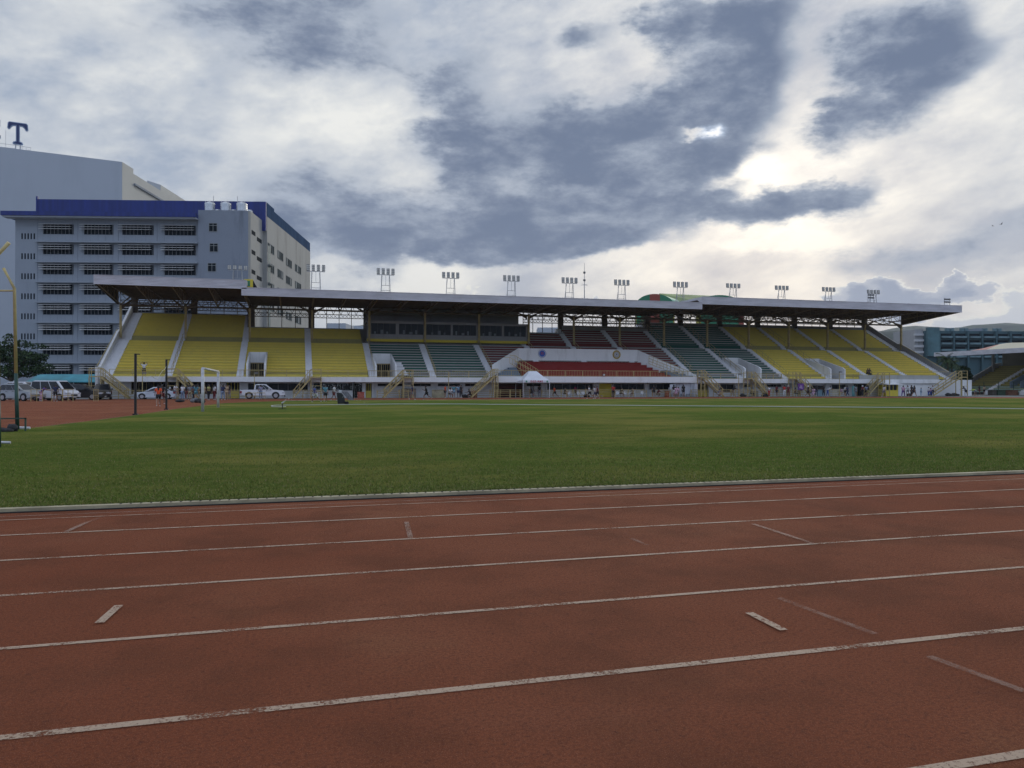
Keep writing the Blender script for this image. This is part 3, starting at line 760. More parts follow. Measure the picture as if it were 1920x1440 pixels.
# yellow steel stairs in front of the deck
def ext_stair(px_top, px_bot, lab, v=101.95, ztop=2.74, big=False, land=None):
    a, b = UX(px_top, v), UX(px_bot, v); sg = 1 if b > a else -1
    la = a - sg * (land or 1.25)
    t = thing('steel_staircase', lab, 'staircase', (a, v, 0), group='yellow steel stairs up to the grandstand deck')
    w = 1.05
    for vv_ in (v - w / 2, v + w / 2):
        mb = MB(); mb.bar((a, vv_, ztop - .12), (b, vv_, .05), .06, .19); mb.build('stringer', m_steel, t)
        mb = MB(); mb.bar((a, vv_, ztop + .95), (b, vv_, 1.0), .06, .09); mb.bar((a, vv_, ztop + .45), (b, vv_, .5), .05)
        for q in range(4):
            f_ = (q + .3) / 3.6; x = a + (b - a) * f_; z = ztop * (1 - f_); mb.bar((x, vv_, z), (x, vv_, z + .98), .09, .05)
        mb.bar((la, vv_, ztop + .95), (a, vv_, ztop + .95), .07); mb.bar((la, vv_, ztop + .5), (a, vv_, ztop + .5), .05)
        for x in (la, a): mb.bar((x, vv_, ztop), (x, vv_, ztop + .98), .08)
        mb.build('handrail', m_steel, t)
    mb = MB(); n = 14
    for q in range(n):
        x = a + (b - a) * (q + .5) / n; z = ztop * (1 - (q + .5) / n); mb.box(x - .14, x + .14, v - w / 2, v + w / 2, z - .02, z + .02)
    mb.build('tread', m_steel, t)
    mb = MB(); mb.box(min(la, a), max(la, a), v - w / 2 - .05, v + w / 2 + .05, ztop - .12, ztop); mb.build('landing', m_steel, t)
    for x in (la, a):
        for vv_ in (v - w / 2, v + w / 2):
            mb = MB(); mb.box(x - .05, x + .05, vv_ - .05, vv_ + .05, 0, ztop - .12); mb.build('post', m_steel, t)
    mb = MB(); mb.bar((la, v - w / 2, .9), (a, v - w / 2, .9), .07); mb.bar((la, v - w / 2, 1.6), (a, v - w / 2, 1.6), .06); mb.build('cross_brace', m_steel, t)
    return t
ext_stair(191, 243, 'yellow steel staircase at the left end of the grandstand')
ext_stair(333, 372, 'yellow steel staircase behind the white goal frame, left of the first pickup')
ext_stair(583, 550, 'yellow steel staircase just right of the white pickup')
ext_stair(756, 718, 'yellow steel staircase below the left green tiers')
ext_stair(925, 882, 'yellow steel staircase left of the white canopy tent', v=101.3, ztop=2.92, land=.5)
ext_stair(1318, 1354, 'yellow steel staircase at the right end of the central box', v=101.3, ztop=2.92, land=.6)
ext_stair(1412, 1440, 'yellow steel staircase below the right green tiers')
ext_stair(1496, 1524, 'yellow steel staircase with a purple banner hung on it')
ext_stair(1651, 1622, 'yellow steel staircase beside the small kiosk', v=101.6)
ext_stair(1797, 1745, 'tallest yellow steel staircase at the right end of the grandstand', v=101.0, ztop=3.1)
# purple banner on the eighth staircase
mb = MB(); a, b = UX(1496, 101.2), UX(1507, 101.2); mb.box(a, b, 101.18, 101.22, 1.0, 2.0); mb.mid(1); mb.prism([(a + .2, 1.3), (a + .5, 1.8), (b - .3, 1.6), (b - .2, 1.15)], 'y', 101.165, 101.178)
tag(mb.build('banner', [mat('purple_cloth', (.13, .04, .22), .8, .3, 3), mat('pale_print', (.35, .25, .40), .8)]), 'purple printed cloth banner tied to the staircase below the right tiers', 'banner')
# kiosk at the foot of the right end
k = thing('kiosk', 'small ticket kiosk with yellow counter panels and a white awning', 'kiosk', (UX(1670, 101.9), 102.2, 0))
a, b = UX(1661, 101.6), UX(1684, 101.6)
mb = MB(); mb.box(a, b, 101.6, 103.4, 0, .95); mb.box(a, a + .1, 101.6, 103.4, .95, 1.8); mb.box(b - .1, b, 101.6, 103.4, .95, 1.8); mb.build('counter', m_yelb, k)
mb = MB(); mb.box(a + .12, b - .12, 101.9, 101.95, .96, 1.8); mb.build('window', m_glass, k)
mb = MB()
for t in (.34, .68): mb.box(a + (b - a) * t - .04, a + (b - a) * t + .04, 101.8, 101.88, .96, 1.8)
mb.build('window_mullion', m_yel, k)
mb = MB(); mb.prism([(101.0, 1.82), (101.0, 1.9), (103.4, 2.2), (103.4, 1.9)], 'x', a - .3, b + .5); mb.build('awning', m_white, k)
# floodlight frames on the roof
m_galv = mat('galvanised_steel', (.42, .43, .44), .45, .15, 4, metal=.3); m_lampf = mat('lamp_louvre', (.62, .60, .54), .5); m_lampd = mat('lamp_dark', (.16, .16, .16), .5)
def floodlight(name='roof_floodlight'):
    t = thing(name, 'x', 'floodlight', (0, 0, 0), group='floodlight frames standing on the grandstand roof')
    for sx in (-1, 1):
        mb = MB(); mb.bar((sx * .72, 0, 0), (sx * .56, 0, 3.0), .07); mb.bar((sx * .62, .9, 0), (sx * .5, 0, 2.9), .05); mb.build('leg', m_galv, t, False)
    mb = MB(); mb.bar((-.66, 0, 1.15), (.66, 0, 1.15), .05); mb.bar((-.62, 0, 1.75), (.62, 0, 1.75), .05); mb.bar((-1.25, 0, 3.0), (1.25, 0, 3.0), .08); mb.bar((0, 0, 1.75), (0, 0, 3.0), .04)
    mb.bar((-.72, 0, .04), (.72, 0, .04), .05); mb.build('crossbar', m_galv, t, False)
    for j in range(4):
        x = (j - 1.5) * .70; M = Matrix.Translation((x, -.05, 3.42)) @ Matrix.Rotation(R(-4), 4, 'X')
        mb = MB(M); mb.box(-.22, .22, -.05, .12, -.34, .34); mb.mid(1)
        for q in range(3):
            for w_ in (-.11, .11): mb.box(x * 0 + w_ - .085, w_ + .085, -.075, -.052, -.30 + q * .21, -.14 + q * .21)
        mb.build('lamp_panel', [m_lampd, m_lampf], t, False)
    return t
LP = [445, 592, 723, 845, 959, 1068, 1166, 1276, 1375, 1466, 1554, 1638]
ordn = ['leftmost', 'second', 'third', 'fourth', 'fifth', 'sixth', 'seventh', 'eighth', 'ninth', 'tenth', 'eleventh', 'twelfth']
where = ['in front of the stained grey stair tower', 'just right of the concrete building', 'above the left yellow tiers', 'above the press box', 'above the blue seal', 'just left of the thin mast', 'just right of the thin mast', 'in front of the striped vaulted roof', 'above the right green tiers', 'above the right yellow tiers', 'left of the low grey cumulus cloud', 'near the right end of the roof']
fl0 = None
for i, px in enumerate(LP):
    zr = 14.85 if i == 0 or i > 7 else 13.95; zt_ = ZY(px, [498, 497, 504, 511, 517, 521, 525, 529, 532, 536, 539, 544][i], 112)
    sc_ = (zt_ - zr) / 3.72
    lab = ordn[i] + (' floodlight frame from the left on the roof, ' if i else ' floodlight frame on the roof, ') + where[i]
    if fl0 is None: fl0 = floodlight(); o = fl0; o['label'] = lab; o.location = (UX(px, 112), 112, zr)
    else: o = dup(fl0, (UX(px, 112), 112, zr), 0, lab)
    o.scale = (1, 1, sc_)
def small_flood(px, py, v, zr, lab):
    u, z = plane(px, py, v); t = thing('floodlight_rack', lab, 'floodlight', (u, v, zr))
    mb = MB()
    for sx in (-.55, .55): mb.bar((u + sx, v, zr), (u + sx, v, z), .06)
    for dz in (.1, .55): mb.bar((u - .6, v, z - dz - .1), (u + .6, v, z - dz - .1), .05)
    mb.build('frame', m_galv, t)
    for r_ in range(2):
        for c_ in range(3):
            mb = MB(); x = u + (c_ - 1) * .42; mb.box(x - .16, x + .16, v - .15, v + .05, z - .32 - r_ * .45, z - .08 - r_ * .45); mb.build('lamp', m_lampd, t)
small_flood(1776, 559, 104, 14.85, 'dark six lamp rack on the right corner of the roof')
small_flood(1633, 551, 108, 14.85, 'dark six lamp rack under the twelfth floodlight frame')
# mast on the roof
u = UX(1096, 114); t = thing('radio_mast', 'thin lattice radio mast with small boxes standing on the roof', 'mast', (u, 114, 13.95))
mb = MB(); zt_ = ZY(1096, 493, 114); mb.tube([(u, 114, 13.95), (u, 114, zt_)], [.09, .03]); mb.build('pole', m_galv, t)
for z in (15.2, 17.4): 
    mb = MB(); mb.bar((u - .5, 114, z), (u + .5, 114, z + .25), .04); mb.bar((u - .5, 114, z + .25), (u + .5, 114, z), .04); mb.build('crossarm', m_galv, t)
for z in (18.1, 19.3):
    mb = MB(); mb.box(u - .18, u + .14, 113.9, 114.1, z, z + .3); mb.build('aerial_box', m_lampd, t)
# canvas box on the roof step
u0, u1 = UX(457, 104), UX(474, 104); mb = MB(); mb.box(u0, u1, 104, 105.2, 13.99, 15.2); mb.mid(1); mb.box(u0 + .2, u1 - .35, 103.98, 103.995, 14.3, 15.0); mb.mid(2); mb.prism([(u1 + .01, 13.99), (u1 + .6, 13.99), (u1 + .01, 15.1)], 'y', 104.05, 105.1)
tag(mb.build('roof_sign_box', [m_yelb, mat('sign_green', (.06, .25, .12), .7), m_dark]), 'small yellow and green sign box at the step in the roof', 'sign')
# slender lamp posts in front of the deck
lp0 = None
for j, (px, top) in enumerate(((267, 700), (477, 700), (841, 696), (1385, 702), (1574, 698))):
    v = 101.1; u = UX(px, v); zt_ = ZY(px, top, v)
    lab = 'thin yellow lamp post ' + ['behind the left black net pole', 'behind the white pickup', 'beside the standing footballers in pale blue', 'left of the right green portal staircase', 'right of the right yellow portal'][j]
    t = thing('lamp_post', lab, 'lamp post', (u, v, 0), group='thin lamp posts along the grandstand front')
    mb = MB(); mb.tube([(u, v, 0), (u, v, zt_)], [.055, .04]); mb.build('pole', m_steel, t)
    mb = MB(); mb.box(u - .02, u + .45, v - .1, v + .1, zt_ - .05, zt_ + .12); mb.build('lamp_head', m_lampd, t)
# small lights on the deck edge
for j, (px, py, v) in enumerate(((1132, 703, 101.8), (932, 704, 101.8), (1310, 706, 101.8))):
    u, z = plane(px, py, v); mb = MB(); mb.box(u - .16, u + .16, v - .15, v + .05, z - .12, z + .14); mb.mid(1); mb.box(u - .13, u + .13, v - .165, v - .152, z - .09, z + .11)
    tag(mb.build('deck_spotlight', [m_lampd, mat('lamp_lens', (.6, .6, .55), .4)]), 'small square spotlight on the deck edge ' + ['at the middle of the central box', 'at the left end of the central box', 'at the right end of the central box'][j], 'spotlight', 'spotlights on the deck edge')
# ---------------------------------------------------------------- buildings behind
def seg_frame(pA, YA, ang):                        # origin under pixel column pA at forward distance YA; x axis turned ang (deg) from the camera's right
    X = (pA - 960) / F * YA; o = cam_pt(X, YA); return Matrix.Translation(o) @ Matrix.Rotation(-TH + R(ang), 4, 'Z')
m_bl = pstain('building_grey_paint', (.31, .345, .385), (.22, .25, .28), .5, .35)
m_bt = pstain('weathered_tower_plaster', (.26, .29, .335), (.14, .16, .185), .85, .30)
m_bs = pstain('rough_side_plaster', (.37, .37, .35), (.24, .24, .22), .8, .3)
m_navy = mat('navy_roof_sheet', (.008, .024, .17), .5, .2, .5, stretch=(3, 3, .2)); m_navy2 = mat('slate_blue_sheet', (.045, .085, .16), .95, .2, .5, stretch=(3, 3, .2), spec=.02)
m_louv = mat('white_louvre', (.72, .71, .68), .6); m_wgr = mat('grey_window_frame', (.22, .23, .24), .8); m_bwin = mat('shaded_window', (.012, .018, .024), .9, spec=.08); m_soff = mat('eave_soffit', (.40, .42, .45), .8)
C = (465, 138.0, 2.8); M0 = seg_frame(*C)          # local x to the right, y away; corner at 0,0
B1 = thing('office_building', 'long grey concrete building with navy blue roof band and white window louvres', 'building', tuple(M0 @ Vector((-18, 8, 0))))
def lx(px, y=0.0):                                 # local x on plane y for a photograph column
    a = (px - 960) / F; o = M0.translation
    # solve camera-space ray with the local plane
    p0 = M0 @ Vector((0, y, 0)); dx = (M0.to_3x3() @ Vector((1, 0, 0))); r = Vector((a * CT + ST, -a * ST + CT, 0))
    det = dx.x * (-r.y) - dx.y * (-r.x); bx, by = -p0.x, -p0.y
    return (bx * (-r.y) - by * (-r.x)) / det
def depth_of(x, y): p = M0 @ Vector((x, y, 0)); return p.x * ST + p.y * CT
def lz(px, py, y=0.0): return H + (HZ - py) / F * depth_of(lx(px, y), y)
xl, xt, ztow, zeave = lx(24), lx(371), lz(430, 394), lz(200, 408)
mb = MB(M0); mb.box(xl, xt, .6, 46, 0, zeave); mb.box(xt, -.001, .6, 8.5, 0, ztow - .05)
mb.build('main_body', m_bl, B1)
mb = MB(M0); mb.box(xt + .0, 0, -.0, .59, 0, ztow); mb.build('stair_tower_wall', m_bt, B1)
mb = MB(M0); mb.add([(0.002, 0, 0), (.25, .6, 0), (.25, 8.8, 0), (.002, 8.8, 0), (.002, 0, ztow), (.25, .6, ztow), (.25, 8.8, ztow), (.002, 8.8, ztow)], [(0, 1, 5, 4), (1, 2, 6, 5), (2, 3, 7, 6), (4, 5, 6, 7), (3, 0, 4, 7)])
mb.box(.0, 1.0, 8.8, 47.5, 0, lz(491, 405.5, 8.8)); mb.build('side_wall', m_bs, B1)
yb = 8.9; xr = 1.0
mb = MB(M0); zb0, zb1 = zeave, lz(280, 376, 5.0)
zb1 = lz(280, 376, 8.3); mb.box(lx(70, 8), xr - .01, 8.0, 8.3, 31.0, zb1); mb.box(lx(70, 8) - .3, lx(70, 8), 7.9, 8.4, zb0, zb1 + .5); mb.box(xl - 1.4, xt, -1.4, 7.99, zeave, zeave + .75)
mb.build('roof_band', m_navy, B1)
mb = MB(M0); mb.box(xl - 1.2, xt, -1.2, .59, zeave - .25, zeave - .01); mb.build('eave', m_soff, B1)
mb = MB(M0); ztop = lz(491, 405.5, 8.8); mb.box(.6, 1.0, 8.31, 14, ztop, zb1); mb.box(.6, .98, 14.01, 47.4, ztop, ztop + 2.1)
mb.build('side_roof_band', m_navy2, B1)
# storeys
floors = [418 + 37.75 * k for k in range(8)]
cols = [(73, 133), (150, 208), (222, 284), (302, 364)]
for k, yt in enumerate(floors):
    zt_ = lz(200, yt); zb_ = lz(200, yt + 20.5)
    zl = lz(200, yt + 36.5)
    mb = MB(M0); mb.box(lx(66), xt - .02, -.35, .6, zl - .06, zl + .22); mb.build('floor_ledge', m_bl, B1)
    if k < 7:
        for j in range(5):
            x = lx(37) + j * (lx(60) - lx(37)) / 4; mb = MB(M0); mb.box(x - .12, x + .12, .585, .61, lz(48, yt + 29), lz(48, yt + 18)); mb.build('vent_slit', m_bwin, B1)
    for (x0, x1) in cols:
        a, b = lx(x0), lx(x1); w = (b - a)
        mb = MB(M0); mb.box(a + .4, b + .1, .57, .59, zb_, zt_ - .2)
        o = mb.build('window', m_bwin, B1)
        mb = MB(M0)
        for q in range(9): x = a + .4 + (w - .4) * q / 8; mb.box(x - .03, x + .03, .50, .565, zb_, zt_ - .2)
        mb.build('window_frame', m_wgr, B1).parent = o
        mb = MB(M0)
        for r_ in range(3):
            z = zt_ - .10 - r_ * .42 * (zt_ - zb_) / 1.95
            for q in range(4):
                p0 = a - .12 + w * q / 4; p1 = p0 + w / 4 - .10
                mb.add([(p0, .5, z), (p1, .5, z), (p1, -.15, z - .16), (p0, -.15, z - .16), (p0, .5, z - .05), (p1, .5, z - .05), (p1, -.15, z - .21), (p0, -.15, z - .21)],
                       [(0, 3, 2, 1), (4, 5, 6, 7), (3, 7, 6, 2), (0, 4, 7, 3), (1, 2, 6, 5), (0, 1, 5, 4)])
        mb.build('louvre', m_louv, B1).parent = o
mb = MB(M0)
for px in (66, 141.5, 218, 291): mb.box(lx(px), lx(px) + .07, .56, .598, 0, zeave - .3)
for px in (76, 90, 104, 118, 132, 150, 165, 180, 194, 208, 230, 250, 270, 305, 322, 338, 352): mb.box(lx(px), lx(px) + .04, .582, .599, 0, zeave - .3)
mb.build('facade_joints', m_bt, B1)
m_wfr = mat('pale_window_frame', (.30, .31, .30), .95, spec=.05)
for (px, py) in ((399, 426), (400.5, 464), (397, 501)):
    x = lx(px); z = lz(px, py); mb = MB(M0); mb.box(x - .7, x + .7, -.03, .0, z - .72, z + .72); o = mb.build('window', m_bwin, B1)
    mb = MB(M0)
    for t in (-.72, 0, .70): mb.box(x + t - .03, x + t + .05, -.06, -.031, z - .75, z + .75)
    for t in (-.75, .32, .72): mb.box(x - .75, x + .75, -.065, -.031, z + t - .03, z + t + .04)
    mb.build('window_frame', m_wfr, B1).parent = o
# side-wall windows
def yside(px):                                     # local y on plane x=1.0 for a photograph column
    a = (px - 960) / F; best = min(((abs(((-(M0 @ Vector((1.0, y, 0))).y * ST + (M0 @ Vector((1.0, y, 0))).x * CT) / ((M0 @ Vector((1.0, y, 0))).x * ST + (M0 @ Vector((1.0, y, 0))).y * CT)) - a), y) for y in np.linspace(0, 48, 481)))
    return best[1]
SW = [(501.5, 513.5, 454, 470, 28), (520, 530.5, 468, 484, 26), (536, 546.5, 482, 495, 24), (553, 564, 494, 506, 22)]
for (x0, x1, yt0, yb0, _) in SW:
    a, b = yside(x0), yside(x1)
    for k in range(4):
        yt = yt0 + k * (37 - (x0 - 500) * .09); d = depth_of(1.0, a); z1 = H + (HZ - yt) / F * d; z0 = z1 - 1.7
        mb = MB(M0); mb.box(1.0, 1.02, a, b, z0, z1); o = mb.build('window', mat('side_glass', (.035, .05, .055), .9, .5, .8, spec=.05), B1)
        mb = MB(M0)
        for t in (0, .26, .5, .75, 1): mb.box(1.021, 1.05, a + (b - a) * t - .06, a + (b - a) * t + .06, z0, z1)
        mb.box(1.021, 1.05, a, b, z1 - .08, z1); mb.box(1.021, 1.05, a, b, z0, z0 + .08)
        q = (k * 3 + int(x0)) % 4; mb.box(1.022, 1.03, a + (b - a) * (.1 + .2 * q), a + (b - a) * (.3 + .2 * q), z0 + .2, z1 - .1)
        mb.build('window_frame', m_wfr, B1).parent = o
for k in range(4):
    for (ya, yb_, off) in ((1.2, 3.6, 0), (4.6, 7.8, 0)):
        z1 = 29.8 - k * 3.55 - off - (.6 if ya > 3 else 0); mb = MB(M0); mb.box(.25, .27, ya, yb_, z1 - .75, z1); mb.build('slot_window', m_bwin, B1)
mb = MB(M0); mb.box(.99, 1.04, 9.3, 11.2, 0, 28.5); mb.build('recess_panel', mat('teal_panel', (.04, .10, .12), .6), B1)
for z in (24.7, 21.2): mb = MB(M0); mb.box(1.0, 1.5, 9.2, 11.6, z, z + .2); mb.build('small_balcony', m_wfr, B1)
# steel water tanks on the tower
m_tank = mat('stainless_tank', (.62, .63, .63), .22, .1, 2, metal=.75)
tk = None
for j, (px, r_, y, s_) in enumerate(((393, 1.0, 2.2, 1), (423, 1.05, 2.2, 1), (453, 1.05, 2.2, 1), (407, .8, 6.5, .8), (437, .8, 6.5, .8), (466, .9, 6.8, .85))):
    pos = M0 @ Vector((lx(px, y), y, ztow - .05))
    lab = 'steel water tank on the grey stair tower roof, ' + ['leftmost of the three large ones', 'middle one of the three large ones', 'rightmost of the three large ones', 'small one left', 'small one in the middle', 'small one at the corner'][j]
    if tk is None:
        tk = thing('water_tank', lab, 'water tank', (0, 0, 0), group='steel water tanks on the stair tower roof')
        mb = MB(); zs = []; rs = []
        for q in range(11): zs.append((0, 0, .2 + q * .155)); rs.append(.93 if q % 2 else .88)
        mb.tube(zs, rs, 20); mb.build('tank_shell', m_tank, tk, False, True)
        mb = MB(); mb.tube([(0, 0, 1.75), (0, 0, 1.95), (0, 0, 2.1)], [.88, .55, .1], 20); mb.build('tank_lid', m_tank, tk, False, True)
        mb = MB()
        for q in range(4): t_ = q * math.pi / 2 + .6; mb.box(.85 * math.cos(t_) - .05, .85 * math.cos(t_) + .05, .85 * math.sin(t_) - .05, .85 * math.sin(t_) + .05, 0, 2.0)
        mb.build('tank_stand', m_galv, tk, False); tk.location = pos; o = tk
    else: o = dup(tk, pos, 0, lab)
    o.scale = (r_, r_, s_)
for j, px in enumerate((400, 445)):
    pos = M0 @ Vector((lx(px, 4), 4, ztow - .05)); mb = MB(); mb.tube([pos, pos + Vector((0, 0, 3.6))], .05); tag(mb.build('lightning_rod', m_galv), ['thin rod behind the left steel tank', 'thin rod behind the right steel tank'][j], 'rod', 'thin rods on the stair tower roof')
# tall blank tower block behind, with roof letters
m_tw = pstain('tower_grey_paint', (.44, .475, .52), (.36, .39, .43), .4, .15); m_tw2 = pstain('tower_cream_paint', (.55, .54, .49), (.42, .41, .38), .3, .2)
B2 = thing('tower_block', 'tall blank pale grey tower block behind the navy roofed building', 'building', tuple(cam_pt(-115, 205)))
def cpx(px, Y): return Vector(((px - 960) / F * Y, Y))
def wz(py, Y): return H + (HZ - py) / F * Y
P = [cpx(-60, 184.5), cpx(228, 200)]; zt_ = wz(303, 200)
def prism_cam(poly, z0, z1): return MB().prism([tuple(cam_pt(p[0], p[1]).xy) for p in poly], 'z', z0, z1)
d_ = (P[1] - P[0]).normalized(); n_ = Vector((-d_.y, d_.x)); sd = Vector((-.045, 1)).normalized()
poly = [P[0], P[1], P[1] + sd * 6.5, P[0] + sd * 30]
prism_cam(poly, 0, zt_).build('front_block', m_tw, B2)
e = .02; q0 = P[1] + Vector((e, 0)); prism_cam([q0, q0 + Vector((.03, 0)), q0 + Vector((.03, 0)) + sd * 6.5, q0 + sd * 6.5], 0, zt_).build('side_wall', m_tw2, B2)
r0 = P[1] + sd * 6.52; prism_cam([r0 + Vector((-20, 0)), r0, r0 + sd * 36, r0 + sd * 36 + Vector((-20, 0))], 0, wz(325, 206.5)).build('rear_wing', m_tw2, B2)
mb = MB(); p_, q_ = r0 + Vector((.3, .1)), r0 + sd * 35 + Vector((.3, 0)); mb.bar(cam_pt(p_.x, p_.y, wz(345, 206.5)), cam_pt(q_.x, q_.y, wz(345, 206.5)), .5, .5); mb.build('side_ledge', m_bt, B2)
s0 = cpx(300, 233); prism_cam([cpx(275, 228), s0, s0 + sd * 26, cpx(275, 228) + sd * 26], 0, wz(346, 233)).build('lift_penthouse', m_tw, B2)
prism_cam([s0 + Vector((e, 0)), s0 + Vector((e + .03, 0)), s0 + Vector((e + .03, 0)) + sd * 26, s0 + Vector((e, 0)) + sd * 26], 0, wz(346, 233)).build('penthouse_side', m_tw2, B2)
pm = [cpx(-60, 184.6) + n_ * 0, cpx(28, 188.6)]; prism_cam([pm[0] + n_ * .5, pm[1] + n_ * .5, pm[1] + n_ * 5, pm[0] + n_ * 5], zt_, wz(273, 187)).build('sign_plinth', m_tw, B2)
# giant roof letters: the T and the end of the C before it
m_let = mat('navy_letter_face', (.012, .028, .12), .4); m_letb = mat('letter_rim', (.25, .33, .47), .4)
ML = Matrix.Translation(cam_pt(*((pm[1] + n_ * 1.5)), wz(268, 189))) @ Matrix.Rotation(-TH + math.atan2(d_.y, d_.x), 4, 'Z')
def tpoly(g):                                       # slab-serif T outline, 5.9 m tall
    L = [(-.95 - g, -g), (.95 + g, -g), (1.05 + g, .25), (.85 + g, .62 + g), (.42 + g, .75 + g), (.42 + g, 4.6 - g), (1.05 - g, 4.6 - g), (1.45 - g, 4.2 - g), (1.7, 3.7 - g), (2.1 + g, 3.65 - g), (2.28 + g, 4.0), (2.15 + g, 5.2), (1.85, 5.55 + g)]
    return L + [(-x, z) for x, z in L[::-1] if x > 0][0:11]
def build_T(x0):
    t = thing('roof_letter', 'large navy serif letter T with pale rim standing on the tower roof', 'letter', tuple(ML @ Vector((x0, 0, 0))))
    half = [(.95, 0), (1.12, .2), (.95, .62), (.42, .85), (.42, 4.55), (.95, 4.5), (1.3, 4.2), (1.62, 3.65), (1.95, 3.55), (2.22, 3.85), (2.1, 5.1), (1.8, 5.45)]
    full = half + [(-x, z) for x, z in half[::-1]]
    cx, cz = 0, 2.7
    mb = MB(ML @ Matrix.Translation((x0, 0, 0))); mb.prism([(x * 1.0, z) for x, z in full], 'y', -.1, .3); mb.build('letter_rim', m_letb, t)
    inner = [(.80, .18), (.85, .30), (.70, .48), (.24, .66), (.24, 4.78), (1.05, 4.72), (1.45, 4.35), (1.72, 3.85), (1.9, 3.8), (2.0, 3.95), (1.93, 4.95), (1.75, 5.25)]
    mb = MB(ML @ Matrix.Translation((x0, 0, 0))); mb.prism(inner + [(-x, z) for x, z in inner[::-1]], 'y', -.16, -.101); mb.build('letter_face', m_let, t)
    mb = MB(ML @ Matrix.Translation((x0, 0, 0)))
    for x in (-.45, .5): mb.box(x - .12, x + .12, 0, .2, -1.3, .0)
    mb.build('letter_support', m_galv, t)
build_T(0.35)
t = thing('roof_letter', 'right edge of a large navy serif letter C cut by the photo edge', 'letter', tuple(ML @ Vector((-5.6, 0, 0))))
def arcC(r0, r1, y0, y1, nm, m):
    mb = MB(ML @ Matrix.Translation((-5.75, 0, 2.7))); A = np.linspace(R(42), R(318), 30)
    for p, q in zip(A, A[1:]):
        mb.prism([(r0 * math.cos(p), r0 * 1.05 * math.sin(p)), (r1 * math.cos(p), r1 * 1.05 * math.sin(p)), (r1 * math.cos(q), r1 * 1.05 * math.sin(q)), (r0 * math.cos(q), r0 * 1.05 * math.sin(q))], 'y', y0, y1)
    mb.box(2.0, 2.45, y0, y1, 1.2, 2.75); mb.box(1.5, 2.55, y0, y1, -1.75, -1.0)
    mb.build(nm, m, t)
arcC(1.55, 2.7, -.1, .3, 'letter_rim', m_letb); arcC(1.75, 2.5, -.16, -.101, 'letter_face', m_let)
mb = MB(ML); mb.bar((-9, .5, -.1), (.6, .5, -.1), .07); mb.bar((-2.2, .5, -1.2), (-2.2, .5, 3.3), .07); mb.bar((1.0, .5, -.2), (3.0, .5, -.2), .07)
for x in (1.2, 2.1, 3.0): mb.bar((x, .5, -1.9), (x, .5, -.2), .06)
for q in range(5): mb.bar((2.2 + .25 * q, .4, -1.9), (2.9 - .1 * q, .6, -1.0 + .1 * q), .05)
tag(mb.build('sign_frame', m_galv), 'thin steel frame and railing around the roof letters', 'frame')
# striped vaulted arena roof behind the stand
AR = thing('arena_roof', 'vaulted arena roof with green, red and yellow stripes seen above the grandstand', 'arena', tuple(cam_pt(48, 200)))
strp = [mat('vault_yellow', (.38, .33, .06), .6), mat('vault_green', (.03, .20, .10), .6), mat('vault_red', (.30, .06, .035), .6)]
stp = [mat('vault_top_pale_yellow', (.55, .50, .22), .6), mat('vault_top_green', (.12, .38, .26), .6), mat('vault_top_pink', (.42, .18, .15), .6), mat('vault_top_grey', (.40, .40, .42), .5)]
def vault(pc, Y, wpx, ytop, ybase, dirx, L, order, topm, nm):
    mb = MB(); n = 24; cx = (pc - 960) / F * Y; hw = wpx / F * Y / 2; z0, z1 = wz(ybase, Y), wz(ytop, Y)
    pts = [(cx - hw * math.cos(math.pi * j / n), z0 + (z1 - z0) * math.sin(math.pi * j / n) ** .85) for j in range(n + 1)]
    o_ = cam_pt(cx, Y); dv = cam_pt(dirx, 1) - cam_pt(0, 0); dv.normalize()
    for j in range(n):
        (xa, za), (xb, zb) = pts[j], pts[j + 1]; k = order[min(len(order) - 1, int((j + .5) / n * len(order)))]
        A, B_ = cam_pt(xa, Y, za), cam_pt(xb, Y, zb)
        mb.mid(k); mb.quad((*A.xy, 0), (*B_.xy, 0), B_, A)
        mb.mid(3 + topm[min(len(topm) - 1, int((j + .5) / n * len(topm)))]); mb.quad(A, B_, B_ + dv * L, A + dv * L)
    mb.build(nm, strp + stp, AR)
vault(1228, 190, 74, 551, 578, .55, 26, [0, 1, 1, 2, 1, 1, 0], [0, 1, 3, 3, 3, 1, 1, 0], 'vault_shell')
vault(1350, 196, 90, 553, 580, .4, 30, [0, 1, 1, 1, 2], [0, 1, 2, 3, 3], 'vault_shell')
mb = MB(); a_, b_, c_, d2 = cam_pt(*cpx(1236, 205), wz(550, 205)), cam_pt(*cpx(1370, 225), wz(556, 225)), cam_pt(*cpx(1345, 196), wz(572, 196)), cam_pt(*cpx(1262, 192), wz(572, 192))
mb.add([a_, b_, c_, d2, a_ - Vector((0, 0, .3)), b_ - Vector((0, 0, .3)), c_ - Vector((0, 0, .3)), d2 - Vector((0, 0, .3))], [(0, 1, 2, 3), (4, 7, 6, 5), (0, 4, 5, 1), (1, 5, 6, 2), (2, 6, 7, 3), (3, 7, 4, 0)])
mb.build('valley_sheet', mat('valley_green_yellow', (.20, .27, .10), .8, .35, .08), AR)
# low pale blocks seen through the open bays
for j, (x0, x1, y0, Y) in enumerate(((612, 648, 606, 230), (655, 684, 611, 320), (1008, 1050, 614, 260))):
    a_, b_ = cpx(x0, Y), cpx(x1, Y); tag(prism_cam([a_, b_, b_ + Vector((0, 12)), a_ + Vector((0, 12))], 0, wz(y0, Y)).build('city_block', m_tw), ['pale flat roofed block seen through the open bay left of the press box', 'low vaulted hall seen through the open bay next to the press box', 'pale block seen through the open bay right of the press box'][j], 'building')
